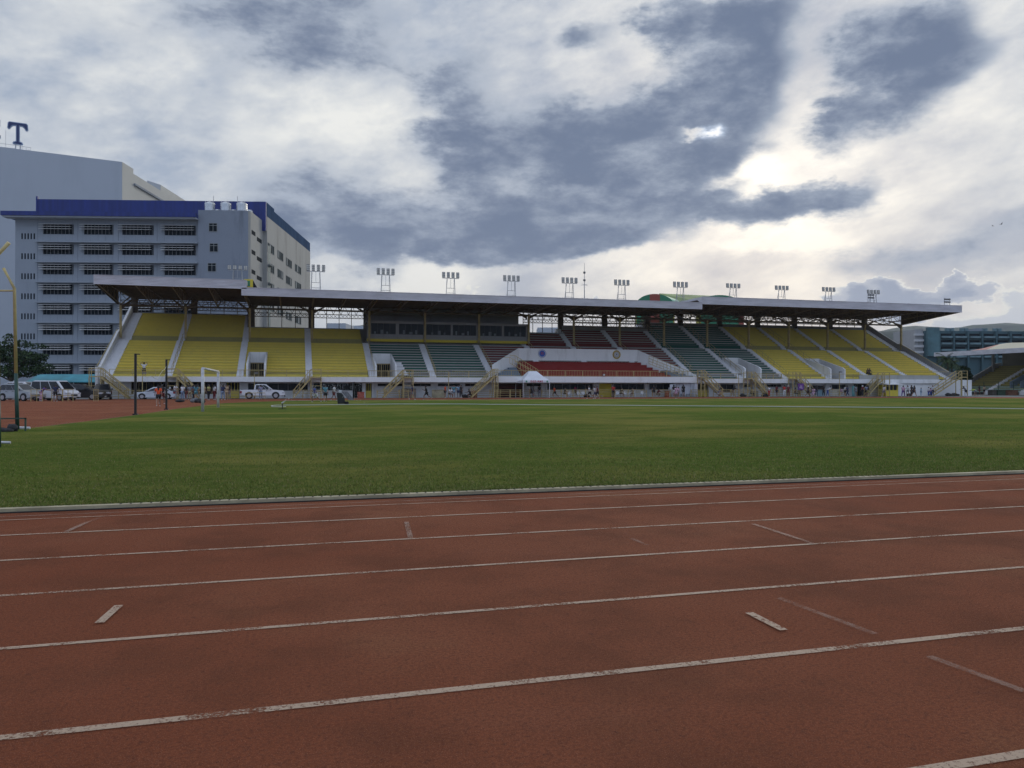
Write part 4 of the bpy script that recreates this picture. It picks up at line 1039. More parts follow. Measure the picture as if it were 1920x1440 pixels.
# green-blue terraced block on the right
m_teal = pstain('teal_block_paint', (.06, .115, .13), (.045, .09, .10), .5, .2); m_teal2 = mat('teal_glass_screen', (.075, .15, .165), .8, .25, .3); m_tealp = mat('pale_teal_parapet', (.14, .22, .24), .8, .2, .4)
Yt = 230; B3 = thing('terrace_block', 'long teal apartment block with balconies and roof tanks behind the right end', 'building', tuple(cam_pt(*cpx(1820, Yt))))
MT = seg_frame(1736, Yt, 4)
def tx(px): return (px - 1736) / F * Yt * 1.03
def tz(py): return wz(py, Yt)
mb = MB(MT); mb.box(tx(1737), tx(2050), .5, 14, 0, tz(620)); mb.build('body', m_teal, B3)
mb = MB(MT); mb.box(tx(1721), tx(1736.8), 1.5, 13, 0, tz(617)); mb.build('end_bay', m_grey, B3)
mb = MB(MT); mb.box(tx(1738), tx(1760), -.6, .49, tz(668), tz(614)); mb.build('glazed_stair', m_teal2, B3)
for k in range(4):
    mb = MB(MT); mb.box(tx(1721) - .4, tx(1736), .9, 1.45, tz(629 + k * 11), tz(625 + k * 11)); mb.build('end_balcony', mat('pale_balcony', (.5, .5, .5), .7), B3)
for k in range(4):
    for j in range(9):
        x0 = 1762 + j * 27.2; x1 = x0 + 24; yb_ = 632 + k * 12.2
        mb = MB(MT); mb.box(tx(x0), tx(x1), .44, .49, tz(yb_), tz(yb_ - 7)); mb.build('balcony_recess', m_bwin, B3)
        mb = MB(MT); mb.box(tx(x0) + .3, tx(x1) - .3, -.7, .43, tz(yb_ + 1.5), tz(yb_ - 2)); mb.build('balcony', m_tealp, B3)
for j in range(11):
    mb = MB(MT); x0 = 1761 + j * 27.2; mb.box(tx(x0) - .25, tx(x0) + .25, -.5, .43, 0, tz(620)); mb.build('pilaster', m_teal, B3)
mb = MB(MT); mb.box(tx(1841), tx(1852), 2, 6, tz(620), tz(614)); mb.build('roof_hut', m_bt, B3)
tk2 = None
for j, px in enumerate((1788.5, 1797.5, 1817, 1825, 1854, 1862, 1881, 1889.5)):
    pos = MT @ Vector((tx(px), 3, tz(620))); lab = ['first', 'second', 'third', 'fourth', 'fifth', 'sixth', 'seventh', 'eighth'][j] + ' pale water tank from the left on the teal block roof'
    if tk2 is None:
        tk2 = thing('water_tank', lab, 'water tank', (0, 0, 0), group='pale water tanks on the teal block roof'); mb = MB(); mb.tube([(0, 0, 0), (0, 0, 1.0), (0, 0, 1.05)], [.42, .42, .2], 14); mb.build('tank_shell', m_tealp, tk2, False, False); tk2.location = pos; tk2.scale = (1, 1, 1)
        tk2.scale = (1, 1, 1); mb = MB(); mb.tube([(0, 0, 1.05), (0, 0, 1.12)], [.2, .12], 10); mb.build('tank_lid', m_grey, tk2, False); o = tk2
    else: o = dup(tk2, pos, 0, lab)
    o.scale = (1.05 * 1.5, 1.05 * 1.5, 1.0)
# mountains
m_hill = mat('forested_hill', (.035, .055, .028), .95, .5, .012, bump=.0); m_hill2 = mat('far_hill', (.040, .060, .032), .95, .4, .008)
def hill(nm, Y, prof, m, dep):
    n = 90; rr2 = random.Random(int(Y)); xs = np.linspace(prof[0][0], prof[-1][0], n); ys = np.interp(xs, [p[0] for p in prof], [p[1] for p in prof])
    mb = MB(); rows = []
    for r_ in range(10):
        f_ = r_ / 9; rowv = []
        for i in range(n):
            zz = wz(ys[i], Y) * (1 - (1 - f_) ** 1.6) if r_ < 9 else wz(ys[i], Y)
            zz *= 1 + (rr2.random() - .5) * .035 * (1 if r_ else 0)
            x = (xs[i] - 960) / F * Y; rowv.append(cam_pt(x * (1 + .0), Y - dep * (1 - f_) * (.8 + .4 * math.sin(i * .5)), max(0, zz) - (3 if r_ == 0 else 0)))
        rows.append(rowv)
    vs = [v for r_ in rows for v in r_]; fs = [(r_ * n + i, r_ * n + i + 1, (r_ + 1) * n + i + 1, (r_ + 1) * n + i) for r_ in range(9) for i in range(n - 1)]
    mb.add(vs, fs); o = mb.build(nm, m, None, True, True); struct(o)
hill('hills', 1500, [(200, 712), (560, 700), (640, 612), (700, 608), (900, 622), (1100, 640), (1500, 628), (1650, 622), (1700, 620), (1740, 626), (1760, 640), (2300, 640)], m_hill, 500)
hill('hills', 2600, [(500, 700), (1000, 650), (1500, 640), (1640, 622), (1680, 612), (1730, 612), (1790, 617), (1830, 609), (1880, 606), (1925, 607), (2000, 600), (2400, 620)], m_hill2, 700)
# ---------------------------------------------------------------- curved-end stand on the right
S2 = thing('end_grandstand', 'smaller yellow tiered stand with pale wavy roof at the far right end', 'grandstand', tuple(cam_pt(90, 140)))
p0 = cam_pt(*cpx(1795, 152)); p1 = cam_pt(*cpx(2150, 118)); dd = (p1 - p0).normalized(); nn = Vector((-dd.y, dd.x, 0)); L2 = (p1 - p0).length
MS = Matrix(((dd.x, nn.x, 0, p0.x), (dd.y, nn.y, 0, p0.y), (0, 0, 1, 0), (0, 0, 0, 1)))
m_yel2 = pstain('faded_yellow_seats', (.36, .31, .10), (.25, .21, .10), .6)
mb = MB(MS); nr = 13
for k in range(nr):
    y0 = k * .85; z0 = .45 + k * .40
    mb.mid(0 if k > 2 else 2); mb.quad((0, y0, z0 + .05), (L2, y0, z0 + .05), (L2, y0, z0 + .40), (0, y0, z0 + .40)); mb.mid(1); mb.quad((0, y0 + .002, z0), (L2, y0 + .002, z0), (L2, y0 + .002, z0 + .05), (0, y0 + .002, z0 + .05))  # painted shade line at the foot of each row
    mb.mid(0); mb.box(0, L2, y0 - .06, y0 + .85, z0 + .35, z0 + .401)
mb.build('seating_tiers', [m_yel2, m_rshade, mat('pale_green_rows', (.28, .38, .32), .8, .2, 1)], S2)
for x in (6.5, 14.0, 21.5, 29.0):
    mb = MB(MS)
    for k in range(nr): mb.box(x, x + .95, k * .85 - .1, k * .85 + .8, k * .4, .88 + k * .40); mb.box(x, x + .95, k * .85 - .45, k * .85 - .1, k * .4, .66 + k * .40)
    mb.build('aisle_steps', m_step, S2)
mb = MB(MS); mb.prism([(-.2, 0), (-.2, 1.5), (9.5, 6.1), (11, 6.3), (11, 0)], 'x', -.35, -.05); mb.build('end_parapet', m_grey, S2)
mb = MB(MS); mb.box(0, L2, 11.1, 11.4, 0, 8.2); mb.build('back_wall', pstain('beige_back_wall', (.24, .23, .19), (.15, .14, .12), .5), S2)
mb = MB(MS); mb.box(17, 20, 11.04, 11.09, 6.6, 7.6); mb.build('wall_panel', m_tealp, S2)
mb = MB(MS); mb.prism([(.9, .9), (.9, 2.4), (6, 4.6), (6, .9)], 'x', 10.8, 11.0); mb.prism([(.9, .9), (.9, 2.4), (6, 4.6), (6, .9)], 'x', 12.9, 13.1); mb.box(11.0, 12.9, 5.8, 6.0, 1, 4.6); mb.build('portal_wall', m_blue, S2)
for x in (.2, 8, 16, 24): mb = MB(MS); mb.box(x, x + .35, 8.2, 8.6, 4.2, 7.9); mb.build('roof_column', m_grey, S2)
mb = MB(MS); mb.prism([(-2.5, 7.5), (-2.5, 8.35), (12, 8.9), (12, 8.5)], 'x', -3.2, L2); mb.build('roof_slab', m_fascia, S2)
mb = MB(MS); n = 26
for i in range(n):
    xa, xb = 1 + i * 1.35, 1 + (i + 1) * 1.35; za, zb = (8.45 + 1.3 * math.sin(min(1, (x_ - 1) / 9) * math.pi / 2) * (1 + .12 * math.sin(x_ * .35)) for x_ in (xa, xb))
    mb.mid([0, 0, 0, 0, 1, 1, 1, 1, 1, 1, 2, 2, 2, 2, 2, 2, 2, 2, 0, 0, 0, 0, 1, 1, 1, 1][i])
    mb.add([(xa, 0, 8.42), (xb, 0, 8.42), (xb, 3.5, zb), (xa, 3.5, za), (xa, 11.5, za + .2), (xb, 11.5, zb + .2)], [(0, 1, 2, 3), (3, 2, 5, 4)])
mb.build('roof_wave', [mat('wave_red', (.45, .20, .16), .7), mat('wave_cream', (.55, .50, .36), .7), mat('wave_green', (.26, .40, .34), .7)], S2)
mb = MB(MS); x = 2.0
while x < L2: mb.bar((x, -2.2, 0), (x, -2.2, 2.35), .08); x += 3.1
for z in (.95, 1.75, 2.35): mb.bar((2, -2.2, z), (L2, -2.2, z), .05)
tag(mb.build('wire_fence', mat('dark_green_fence', (.04, .08, .06), .6)), 'tall green post and rail fence in front of the right end stand', 'fence')
for j, (px, w_, h_, c_) in enumerate(((1863, 8, 9, 'box_dark'), (1873.5, 9, 9, 'box_green'), (1897, 9, 9, 'box_rust'))):
    Y = 135; x = (px - 960) / F * Y; p = cam_pt(x, Y); ww_ = w_ / F * Y; mb = MB(); mb.box(p.x - ww_, p.x + ww_, p.y - .5, p.y + .5, .02, h_ / F * Y + .02); mb.box(p.x - ww_ - .06, p.x + ww_ + .06, p.y - .56, p.y + .56, h_ / F * Y + .02, h_ / F * Y + .1)
    tag(mb.build('storage_crate', mat(c_, [(.07, .06, .05), (.03, .06, .035), (.16, .07, .04)][j], .8, .3, 2)), ['brown storage crate left of the dark green crate', 'dark green storage crate by the end fence', 'rusty storage crate right of the dark green crate'][j], 'crate', 'storage crates by the right end fence')
# ---------------------------------------------------------------- trees
m_leafs = [mat('leaf_dark', (.020, .042, .016), .7, spec=.3), mat('leaf_mid', (.035, .070, .022), .7, spec=.3), mat('leaf_light', (.06, .10, .03), .7, spec=.3)]
m_bark = mat('bark', (.10, .08, .06), .9, .4, 3)
def tree(loc, hgt, clumps, label, cat='tree', n=1500, leaf=.22, seed=1, name='tree', trunk_r=.22):
    rd = np.random.default_rng(seed); t = thing(name, label, cat, loc); L = Vector(loc)
    mb = MB(); mb.tube([L, L + Vector((.1, 0, hgt * .3)), L + Vector((-.05, .1, hgt * .6))], [trunk_r, trunk_r * .75, trunk_r * .45])
    for (x, y, z, rx, ry, rz) in clumps: mb.tube([L + Vector((0, 0, hgt * .35)), L + Vector((x * .5, y * .5, (z + hgt * .35) / 2)), L + Vector((x, y, z))], [trunk_r * .5, trunk_r * .3, .03], 6)
    mb.build('trunk', m_bark, t)
    vs = []; mi = []; wsum = sum(c[3] * c[4] * c[5] for c in clumps) 
    for (x, y, z, rx, ry, rz) in clumps:
        k = int(n * rx * ry * rz / wsum)
        q = rd.normal(size=(k, 3)); q /= np.linalg.norm(q, axis=1)[:, None]; q *= (.45 + .6 * rd.random((k, 1)) ** .6)
        c = q * [rx, ry, rz] + [x, y, z]
        a = rd.normal(size=(k, 3)); a /= np.linalg.norm(a, axis=1)[:, None]; b_ = rd.normal(size=(k, 3)); b_ -= (b_ * a).sum(1)[:, None] * a; b_ /= np.linalg.norm(b_, axis=1)[:, None]
        s_ = leaf * (.6 + .8 * rd.random((k, 1))); vs.append(np.stack([c - a * s_, c + b_ * s_ * .5, c + a * s_, c - b_ * s_ * .5], 1)); mi += list(rd.choice(3, k, p=[.5, .35, .15]))
    V = np.concatenate(vs).reshape(-1, 3); me = bpy.data.meshes.new('crown'); me.from_pydata(V.tolist(), [], [(4 * i, 4 * i + 1, 4 * i + 2, 4 * i + 3) for i in range(len(V) // 4)])
    for m_ in m_leafs: me.materials.append(m_)
    me.polygons.foreach_set('material_index', mi); o = bpy.data.objects.new('crown', me); sc.collection.objects.link(o); o.parent = t
    return t
Yt_ = 104; c0 = cam_pt((20 - 960) / F * Yt_, Yt_)
def cl(px, py, w, h, d=1.6):
    x = (px - 20) / F * Yt_; return (x * CT, -x * ST, wz(py, Yt_), w / F * Yt_, d, h / F * Yt_)
tree(tuple(c0), 6.5, [cl(15, 632, 10, 7, .8), cl(42, 643, 14, 6, .9), cl(20, 645, 14, 8, 1), cl(62, 649, 26, 5, 1), cl(10, 665, 36, 16, 2), cl(50, 672, 34, 13, 2), cl(82, 690, 18, 10, 1.5), cl(-25, 660, 30, 26, 2), cl(30, 695, 48, 13, 2), cl(-50, 680, 40, 30, 2), cl(72, 668, 18, 6, 1)],
     'dark spreading broadleaf tree beside the parked cars on the left', n=9000, leaf=.20, seed=4)
def palm(px, Y, topy, r_, label, seed):
    rd = random.Random(seed); p = cam_pt((px - 960) / F * Y, Y); zt = wz(topy, Y); t = thing('palm_tree', label, 'palm tree', tuple(p))
    mb = MB(); mb.tube([p, p + Vector((.15, 0, zt * .5)), p + Vector((0, 0, zt))], [.2, .15, .12]); mb.build('trunk', m_bark, t)
    mb = MB()
    for j in range(30):
        a = rd.random() * 6.28; up = rd.uniform(-.5, 1.1); pts = []
        for q in range(7):
            s_ = q / 6 * r_; pts.append(p + Vector((math.cos(a) * s_, math.sin(a) * s_, zt + up * s_ - .35 * s_ * s_ / r_ * 1.6)))
        for q in range(6):
            mb.mid(rd.randrange(3)); d = (pts[q + 1] - pts[q]); sd_ = Vector((-math.sin(a), math.cos(a), 0))
            for k in range(2):
                b0 = pts[q] + d * k / 2
                for sg in (-1, 1): mb.add([b0, b0 + d * .35, b0 + sd_ * sg * .42 + d * .5 - Vector((0, 0, .22 + .1 * rd.random()))], [(0, 1, 2)])
    mb.build('fronds', m_leafs, t); return t
palm(1777, 138, 672, 1.9, 'dark palm tree between the two grandstands', 3); palm(1784, 141, 682, 1.5, 'lower palm tree just right of the taller palm', 9)
tree(tuple(cam_pt((1806 - 960) / F * 150, 150)), 4.5, [(0, 0, 4.3, 1.3, 1.2, 1.4), (.9, 0, 3.4, 1.1, 1, 1.0), (-.6, 0, 3.2, 1, 1, 1.0)], 'dark round bush tree touching the end of the right stand', n=2200, leaf=.16, seed=6)
tree(tuple(cam_pt((1760 - 960) / F * 145, 145)), 3, [(0, 0, 2.8, 1.4, 1.2, .8), (-1.4, 0, 3.3, 1.2, 1, .5)], 'low shrub behind the right end parapet', cat='shrub', n=1500, leaf=.15, seed=8, name='shrub')
# teal roofed shed left
tY = 108
pa, pb_ = cam_pt((48 - 960) / F * tY, tY), cam_pt((182 - 960) / F * tY, tY)
SH = thing('open_shed', 'low open shed with a bright teal roof left of the grandstand', 'shed', tuple(pa)); dsh = (pb_ - pa).normalized(); bk = Vector((-dsh.y, dsh.x, 0))
def sheetp(z0, z1, off0, off1, nm, m, th_=.12):
    a_, b_ = pa + bk * off0, pb_ + bk * off0; c_, d__ = pb_ + bk * off1, pa + bk * off1
    vs = [(*a_.xy, z0), (*b_.xy, z0), (*c_.xy, z1), (*d__.xy, z1)]; MB().add(vs + [(x, y, z - th_) for x, y, z in vs], [(0, 1, 2, 3), (7, 6, 5, 4), (0, 4, 5, 1), (1, 5, 6, 2), (2, 6, 7, 3), (3, 7, 4, 0)]).build(nm, m, SH)
sheetp(wz(715.5, tY), wz(703, tY) + .15, 0, 3, 'roof_sheet', mat('teal_roof_paint', (.05, .30, .36), .5, .2, .6))
sheetp(wz(716, tY) - .02, wz(716, tY) - .02, 3.0, 3.1, 'rear_screen', mat('shed_dark_wall', (.035, .03, .028), .9), 2.2)
for f_ in (0, .33, .66, 1):
    q = pa + (pb_ - pa) * f_ + bk * .2; mb = MB(); mb.box(q.x - .06, q.x + .06, q.y - .06, q.y + .06, 0, wz(716, tY)); mb.build('post', m_galv, SH)
# ---------------------------------------------------------------- goal, poles, cage posts, hose
m_goal = mat('white_goal_paint', (.55, .55, .56), .5, .2, 3)
g1, g2 = gnd(380, 773), gnd(409, 765); G = thing('football_goal', 'white football goal frame without a net on the left of the field', 'goal', (g1[0], g1[1], 0))
for (g, r_, pyt) in ((g1, .085, 0), (g2, .085, 0)):
    mb = MB(); mb.tube([(g[0], g[1], .0), (g[0], g[1], 2.50)], r_, 12); mb.build('goal_post', m_goal, G, smooth=True)
mb = MB(); mb.tube([(g1[0], g1[1] - .05, 2.50), (g2[0], g2[1] + .05, 2.50)], .07, 12); mb.build('crossbar', m_goal, G, smooth=True)
m_blk = mat('black_pole_paint', (.012, .012, .012), .5)
for j, (px, py, pt) in enumerate(((254, 778, 663), (312, 768, 674))):
    u, v = gnd(px, py); z = wz(pt, (u * ST + v * CT)); t = thing('net_pole', ['taller looking black net pole, nearer one on the left', 'black net pole, farther one left of the goal'][j], 'pole', (u, v, 0), group='black net poles on the left of the field')
    mb = MB(); mb.tube([(u, v, 0), (u, v, z)], .065, 8); mb.build('pole', m_blk, t); mb = MB(); mb.box(u - .12, u + .12, v - .12, v + .12, .0, .07); mb.build('base', m_blk, t)
    mb = MB(); mb.bar((u, v, z - .03), (u + .22, v, z - .03), .05); mb.build('hook', m_blk, t)
ua, va = gnd(254, 778); ub, vb = gnd(312, 768); mb = MB()
mb.tube([(ua + (ub - ua) * f_, va + (vb - va) * f_, 2.75 - 3.2 * f_ * (1 - f_) + (0 if f_ < .1 or f_ > .9 else .1 * math.sin(f_ * 17))) for f_ in np.linspace(0, 1, 15)], .012, 5)
tag(mb.build('sagging_rope', mat('pale_cord', (.45, .44, .35), .8)), 'thin sagging pale rope strung between the two black net poles', 'rope')
m_cage = mat('cream_yellow_post', (.50, .40, .17), .5, .15, 4); m_cgrn = mat('dark_green_post', (.015, .06, .045), .5, .1, 4)
u, v = gnd(34, 808); Yc = u * ST + v * CT
def cz(py): return wz(py, Yc)
def cx_(px): p = cam_pt((px - 960) / F * Yc, Yc); return p
T = thing('cage_post', 'tall bent yellow throwing cage post with dark green base', 'post', (u, v, 0))
mb = MB(); p = cx_(33); q = cx_(30); mb.tube([(p.x, p.y, 0), (q.x, q.y, cz(700))], [.062, .055], 12); mb.build('post_base', m_cgrn, T, smooth=True)
r_ = cx_(26.5); s_ = cx_(6); mb = MB(); mb.tube([(q.x, q.y, cz(700)), (r_.x, r_.y, cz(541)), (s_.x, s_.y, cz(503))], [.052, .048, .045], 12); mb.build('post_shaft', m_cage, T, smooth=True)
a_ = cx_(-40); mb = MB(); mb.tube([(a_.x, a_.y, cz(545)), (r_.x, r_.y, cz(545))], .03, 8); mb.build('cross_tie', m_cage, T)
u2, v2 = gnd(-8, 842); Y2 = u2 * ST + v2 * CT
def c2(px, py): p = cam_pt((px - 960) / F * Y2, Y2); return (p.x, p.y, wz(py, Y2))
T = thing('cage_post', 'throwing cage post cut by the left photo edge, its bent tip showing', 'post', (u2, v2, 0))
mb = MB(); mb.tube([c2(-2, 843), c2(-4, 735)], .05, 12); mb.build('post_base', m_cgrn, T, smooth=True); mb = MB(); mb.tube([c2(-4, 735), c2(-9, 482), c2(16, 455)], [.05, .047, .045], 12); mb.build('post_shaft', m_cage, T, smooth=True)
# clutter at the foot of the posts
def lump(name, pts, m, label, cat, group=None):
    bmm = bmesh.new()
    for (x, y, z, rx, ry, rz) in pts:
        r = bmesh.ops.create_icosphere(bmm, subdivisions=2, radius=1); rd = random.Random(int(x * 100 + y))
        for v_ in r['verts']: f_ = 1 + .18 * math.sin(v_.co.x * 5 + v_.co.y * 4 + x); v_.co = Vector((x + v_.co.x * rx * f_, y + v_.co.y * ry * f_, max(.015, z + v_.co.z * rz * f_)))
    me = bpy.data.meshes.new(name); bmm.to_mesh(me); bmm.free(); me.materials.append(m); me.polygons.foreach_set('use_smooth', [True] * len(me.polygons))
    o = bpy.data.objects.new(name, me); sc.collection.objects.link(o); return tag(o, label, cat, group)
m_bag = mat('black_bag_cloth', (.016, .016, .018), .7, .3, 6); m_bag2 = mat('grey_bag_cloth', (.16, .17, .18), .8, .3, 6)
u, v = gnd(14, 812); lump('net_pile', [(u - .25, v, .08, .28, .2, .11), (u + .1, v + .1, .14, .16, .14, .15), (u - .02, v - .05, .07, .2, .13, .09), (u - .5, v + .1, .08, .2, .15, .1)], m_bag, 'pile of black netting and bags at the foot of the cage post', 'netting')
mb = MB(); mb.box(u - .9, u + .42, v + .3, v + .36, .42, .46); mb.box(u - .9, u - .86, v + .3, v + .36, .02, .46); mb.box(u + .38, u + .42, v + .3, v + .36, .02, .46); tag(mb.build('hurdle', m_cgrn), 'low dark metal frame behind the pile of netting', 'frame')
u, v = gnd(41, 807); mb = MB(); mb.tube([(u - .15, v, .09), (u + .25, v - .02, .07)], .05); tag(mb.build('white_pipe', m_goal), 'short white pipe lying by the cage post', 'pipe')
u, v = gnd(10, 836); mb = MB(); mb.tube([(u - .1, v, .09), (u + .12, v - .02, .08)], .03); tag(mb.build('white_pipe', m_goal), 'short white pipe on the grass at the left photo edge', 'pipe')
u, v = gnd(337, 754.5); lump('sports_bag', [(u, v, .14, .42, .2, .16)], m_bag, 'long black sports bag alone on the red track behind the net pole', 'bag', 'bags on the ground left of the goal')
for j, (px, py, m_, c_) in enumerate(((362, 755, m_bag2, 'grey backpack, leftmost in the heap by the goal post'), (370, 755.5, m_bag, 'black bag second in the heap by the goal post'), (378, 756, m_bag, 'black bag touching the near goal post from behind'), (366, 753.5, m_bag2, 'pale grey bag at the back of the heap by the goal'))):
    u, v = gnd(px, py); lump('sports_bag', [(u, v, .16, .3, .22, .2), (u + .1, v, .3, .14, .12, .1)], m_, c_, 'bag', 'bags on the ground left of the goal')
for j, (px, w_, lab) in enumerate(((872, .32, 'black bag pile beside the standing footballers'), (1099, .3, 'black bag left of the runners in white'), (1392, .35, 'dark kit bags under the right green portal staircase'), (1434, .4, 'dark red and white kit bags below the right tiers'), (1704, .3, 'dark bag between the people in white near the kiosk'), (1778, .5, 'black gym mat roll at the right end wall'), (1790, .5, 'dark tarpaulin heap right of the tall staircase'))):
    p = cam_pt((px - 960) / F * 1, 1); t_ = 101.7 / p.y; p = p * t_; lump('kit_bag', [(p.x, p.y, .2, w_ * 1.3, .3, .28), (p.x + w_, p.y, .15, w_, .25, .2)], m_bag, lab, 'bag')
# white hose and sprinkler
m_hose = mat('white_hose', (.55, .56, .52), .7)
hp = [(536, 764.5), (524, 765), (510, 764.6), (508, 762.8), (520, 761.8), (545, 761.5), (575, 761.4), (640, 760.6), (740, 759.4), (850, 759.3), (930, 760.2), (1020, 761), (1120, 761.6), (1320, 763.4), (1480, 764.6), (1640, 766), (1800, 767.4), (1960, 769.4)]
gp_ = [gnd(*p) for p in hp]; cur = []
for i in range(len(gp_) - 1):
    for f_ in np.linspace(0, 1, 6)[:-1]: cur.append((gp_[i][0] * (1 - f_) + gp_[i + 1][0] * f_ + .05 * math.sin(i * 3 + f_ * 3), gp_[i][1] * (1 - f_) + gp_[i + 1][1] * f_ + .04 * math.sin(i * 2 + f_ * 5), .085))
mb = MB(); mb.tube(cur, .026, 6); tag(mb.build('hose', m_hose), 'long white water hose lying across the far part of the field', 'hose')
u, v = gnd(529.5, 767, .05); SP = thing('sprinkler', 'small lawn sprinkler spraying water at the end of the white hose', 'sprinkler', (u, v, .045))
mb = MB(); mb.tube([(u, v, .05), (u, v, .42)], .03); mb.bar((u - .25, v, .06), (u + .25, v, .06), .04); mb.build('stand', m_blk, SP); mb = MB(); mb.tube([(u - .05, v, .42), (u + .1, v, .5)], .04); mb.build('nozzle', m_goal, SP)
m_wat = mat('water_drops', (.75, .78, .8), .2); rd = random.Random(2); mb = MB()
for j in range(420):
    t_ = rd.random(); a_ = rd.choice((0.25, .4, .55)) + rd.uniform(-.08, .08); x = u + t_ * 5.2; y = v + (a_ - .4) * t_ * 4; z = .5 + t_ * 3.0 * (.5 + a_) - t_ * t_ * 2.1 + rd.uniform(-.06, .06) * (1 + 3 * t_); s_ = rd.uniform(.008, .016)
    mb.add([(x - s_, y, z), (x + s_, y, z), (x, y, z + s_ * 2), (x, y + s_, z)], [(0, 1, 2), (0, 3, 1), (1, 3, 2), (2, 3, 0)])
mb.build('water_spray', m_wat, SP)['kind'] = 'stuff'
# black speaker / cart near the hose
u, v = gnd(640, 759.5); K = thing('equipment_cart', 'black wheeled equipment case with a white jug on top standing on the field edge', 'cart', (u, v, .05))
mb = MB(); mb.prism([(u - .28, .1), (u + .30, .1), (u + .22, .7), (u + .02, .98), (u - .36, .98)], 'y', v - .2, v + .2); mb.build('case', m_blk, K)
mb = MB(); mb.box(u - .20, u + .02, v - .1, v + .1, .981, 1.2); mb.build('jug', m_goal, K)
for sx in (.32, .46): mb = MB(); mb.tube([(u + sx, v - .2, .17), (u + sx, v + .2, .17)], .12, 14); mb.build('wheel', m_blk, K)
u, v = gnd(650, 751); mb = MB(); mb.add([(u - .6, v, 1.0), (u + .1, v, .95), (u + .8, v, .06), (u + .2, v, .06), (u - .6, v + .1, 1.0), (u + .1, v + .1, .95), (u + .8, v + .1, .06), (u + .2, v + .1, .06)], [(0, 1, 2, 3), (7, 6, 5, 4), (0, 4, 5, 1), (1, 5, 6, 2), (2, 6, 7, 3), (3, 7, 4, 0)]); tag(mb.build('folded_board', m_bag2), 'grey board leaning behind the black equipment case', 'board')
# canopy tent
u0, u1 = UX(977, 100.6), UX(1026, 100.6); TN = thing('canopy_tent', 'white pyramid canopy tent with red lettering in front of the grandstand', 'tent', ((u0 + u1) / 2, 102, 0))
W = u1 - u0; y0, y1 = 99.6, 99.6 + W; zb, zt_ = 2.05, 3.55; uc, yc = (u0 + u1) / 2, (y0 + y1) / 2; zt_ = 3.62
m_tent = mat('white_canvas', (.72, .73, .76), .7, .06, 1)
mb = MB(); k_ = .32
base_ = [(u0 - .05, y0 - .05, zb + .28), (u1 + .05, y0 - .05, zb + .28), (u1 + .05, y1, zb + .28), (u0 - .05, y1, zb + .28)]; top_ = [(uc - k_ * 1.6, yc - k_, zt_), (uc + k_ * 1.6, yc - k_, zt_), (uc + k_ * 1.6, yc + k_, zt_), (uc - k_ * 1.6, yc + k_, zt_)]
mid_ = [tuple(b_[j] * .5 + t_[j] * .5 - (.08 if j == 2 else 0) for j in range(3)) for b_, t_ in zip(base_, top_)]
mb.add(base_ + mid_ + top_, [(0, 1, 5, 4), (1, 2, 6, 5), (2, 3, 7, 6), (3, 0, 4, 7), (4, 5, 9, 8), (5, 6, 10, 9), (6, 7, 11, 10), (7, 4, 8, 11), (8, 9, 10, 11)]); mb.build('roof_canvas', m_tent, TN)
mb = MB()
for (a_, b_) in (((u0 - .06, y0 - .06), (u1 + .06, y0 - .06)), ((u1 + .06, y0 - .06), (u1 + .06, y1)), ((u1 + .06, y1), (u0 - .06, y1)), ((u0 - .06, y1), (u0 - .06, y0 - .06))):
    mb.add([(*a_, zb), (*b_, zb), (*b_, zb + .30), (*a_, zb + .30)], [(0, 1, 2, 3)])
mb.build('valance', m_tent, TN)
for (x, y) in ((u0, y0), (u1, y0), (u1, y1 - .05), (u0, y1 - .05)): mb = MB(); mb.box(x - .04, x + .04, y - .04, y + .04, 0, zb + .28); mb.build('leg', m_goal, TN)
def text(body, size, loc, rot, m, name, parent, ext=.004):
    cu = bpy.data.curves.new(name, 'FONT'); cu.body = body; cu.size = size; cu.extrude = ext; cu.align_x = 'CENTER'; cu.align_y = 'CENTER'; cu.space_character = 1.25; cu.offset = .008
    ob = bpy.data.objects.new(name, cu); sc.collection.objects.link(ob); dg = bpy.context.evaluated_depsgraph_get(); me = bpy.data.meshes.new_from_object(ob.evaluated_get(dg)); bpy.data.objects.remove(ob)
    me.materials.clear(); me.materials.append(m); o = bpy.data.objects.new(name, me); sc.collection.objects.link(o); o.parent = parent; l = Vector(loc) - root_loc(parent); o.location = l; o.rotation_euler = rot; return o
text('DGS-RMS', .36, (uc + .02, y0 - .075, zb + .15), (R(90), 0, 0), mat('red_lettering', (.50, .03, .05), .6), 'lettering', TN)
for x in (u0 + .45, u1 - .35):
    mb = MB(); mb.prism([(x + .12 * math.cos(t), zb + .15 + .12 * math.sin(t)) for t in np.linspace(0, 6.28, 15)[:-1]], 'y', y0 - .08, y0 - .07); mb.build('round_emblem', mat('emblem_green', (.08, .30, .18), .6), TN)
# ---------------------------------------------------------------- yellow rail barriers along the track
bar0 = None
def barrier():
    t = thing('rail_barrier', 'yellow rail barrier at the left below the first staircase', 'barrier', (0, 0, 0), group='yellow rail barriers along the far track edge')
    for x in (-1.45, 1.45): mb = MB(); mb.tube([(x, 0, 0), (x, 0, 1.12)], .045); mb.build('post', m_steel, t, False)
    mb = MB(); c_ = [(-1.3, .62), (-1.35, .70), (-1.35, .98), (-1.27, 1.05), (1.27, 1.05), (1.35, .98), (1.35, .70), (1.3, .62)]
    mb.tube([(x, 0, z) for x, z in c_] + [(-1.3, 0, .62)], .032); mb.tube([(-1.45, 0, .84), (1.45, 0, .84)], .03); mb.tube([(-1.45, 0, .30), (1.45, 0, .30)], .03); mb.build('rail_loop', m_steel, t, False); return t
bar0 = barrier(); bar0.location = (UX(228, 101.6), 101.6, 0)
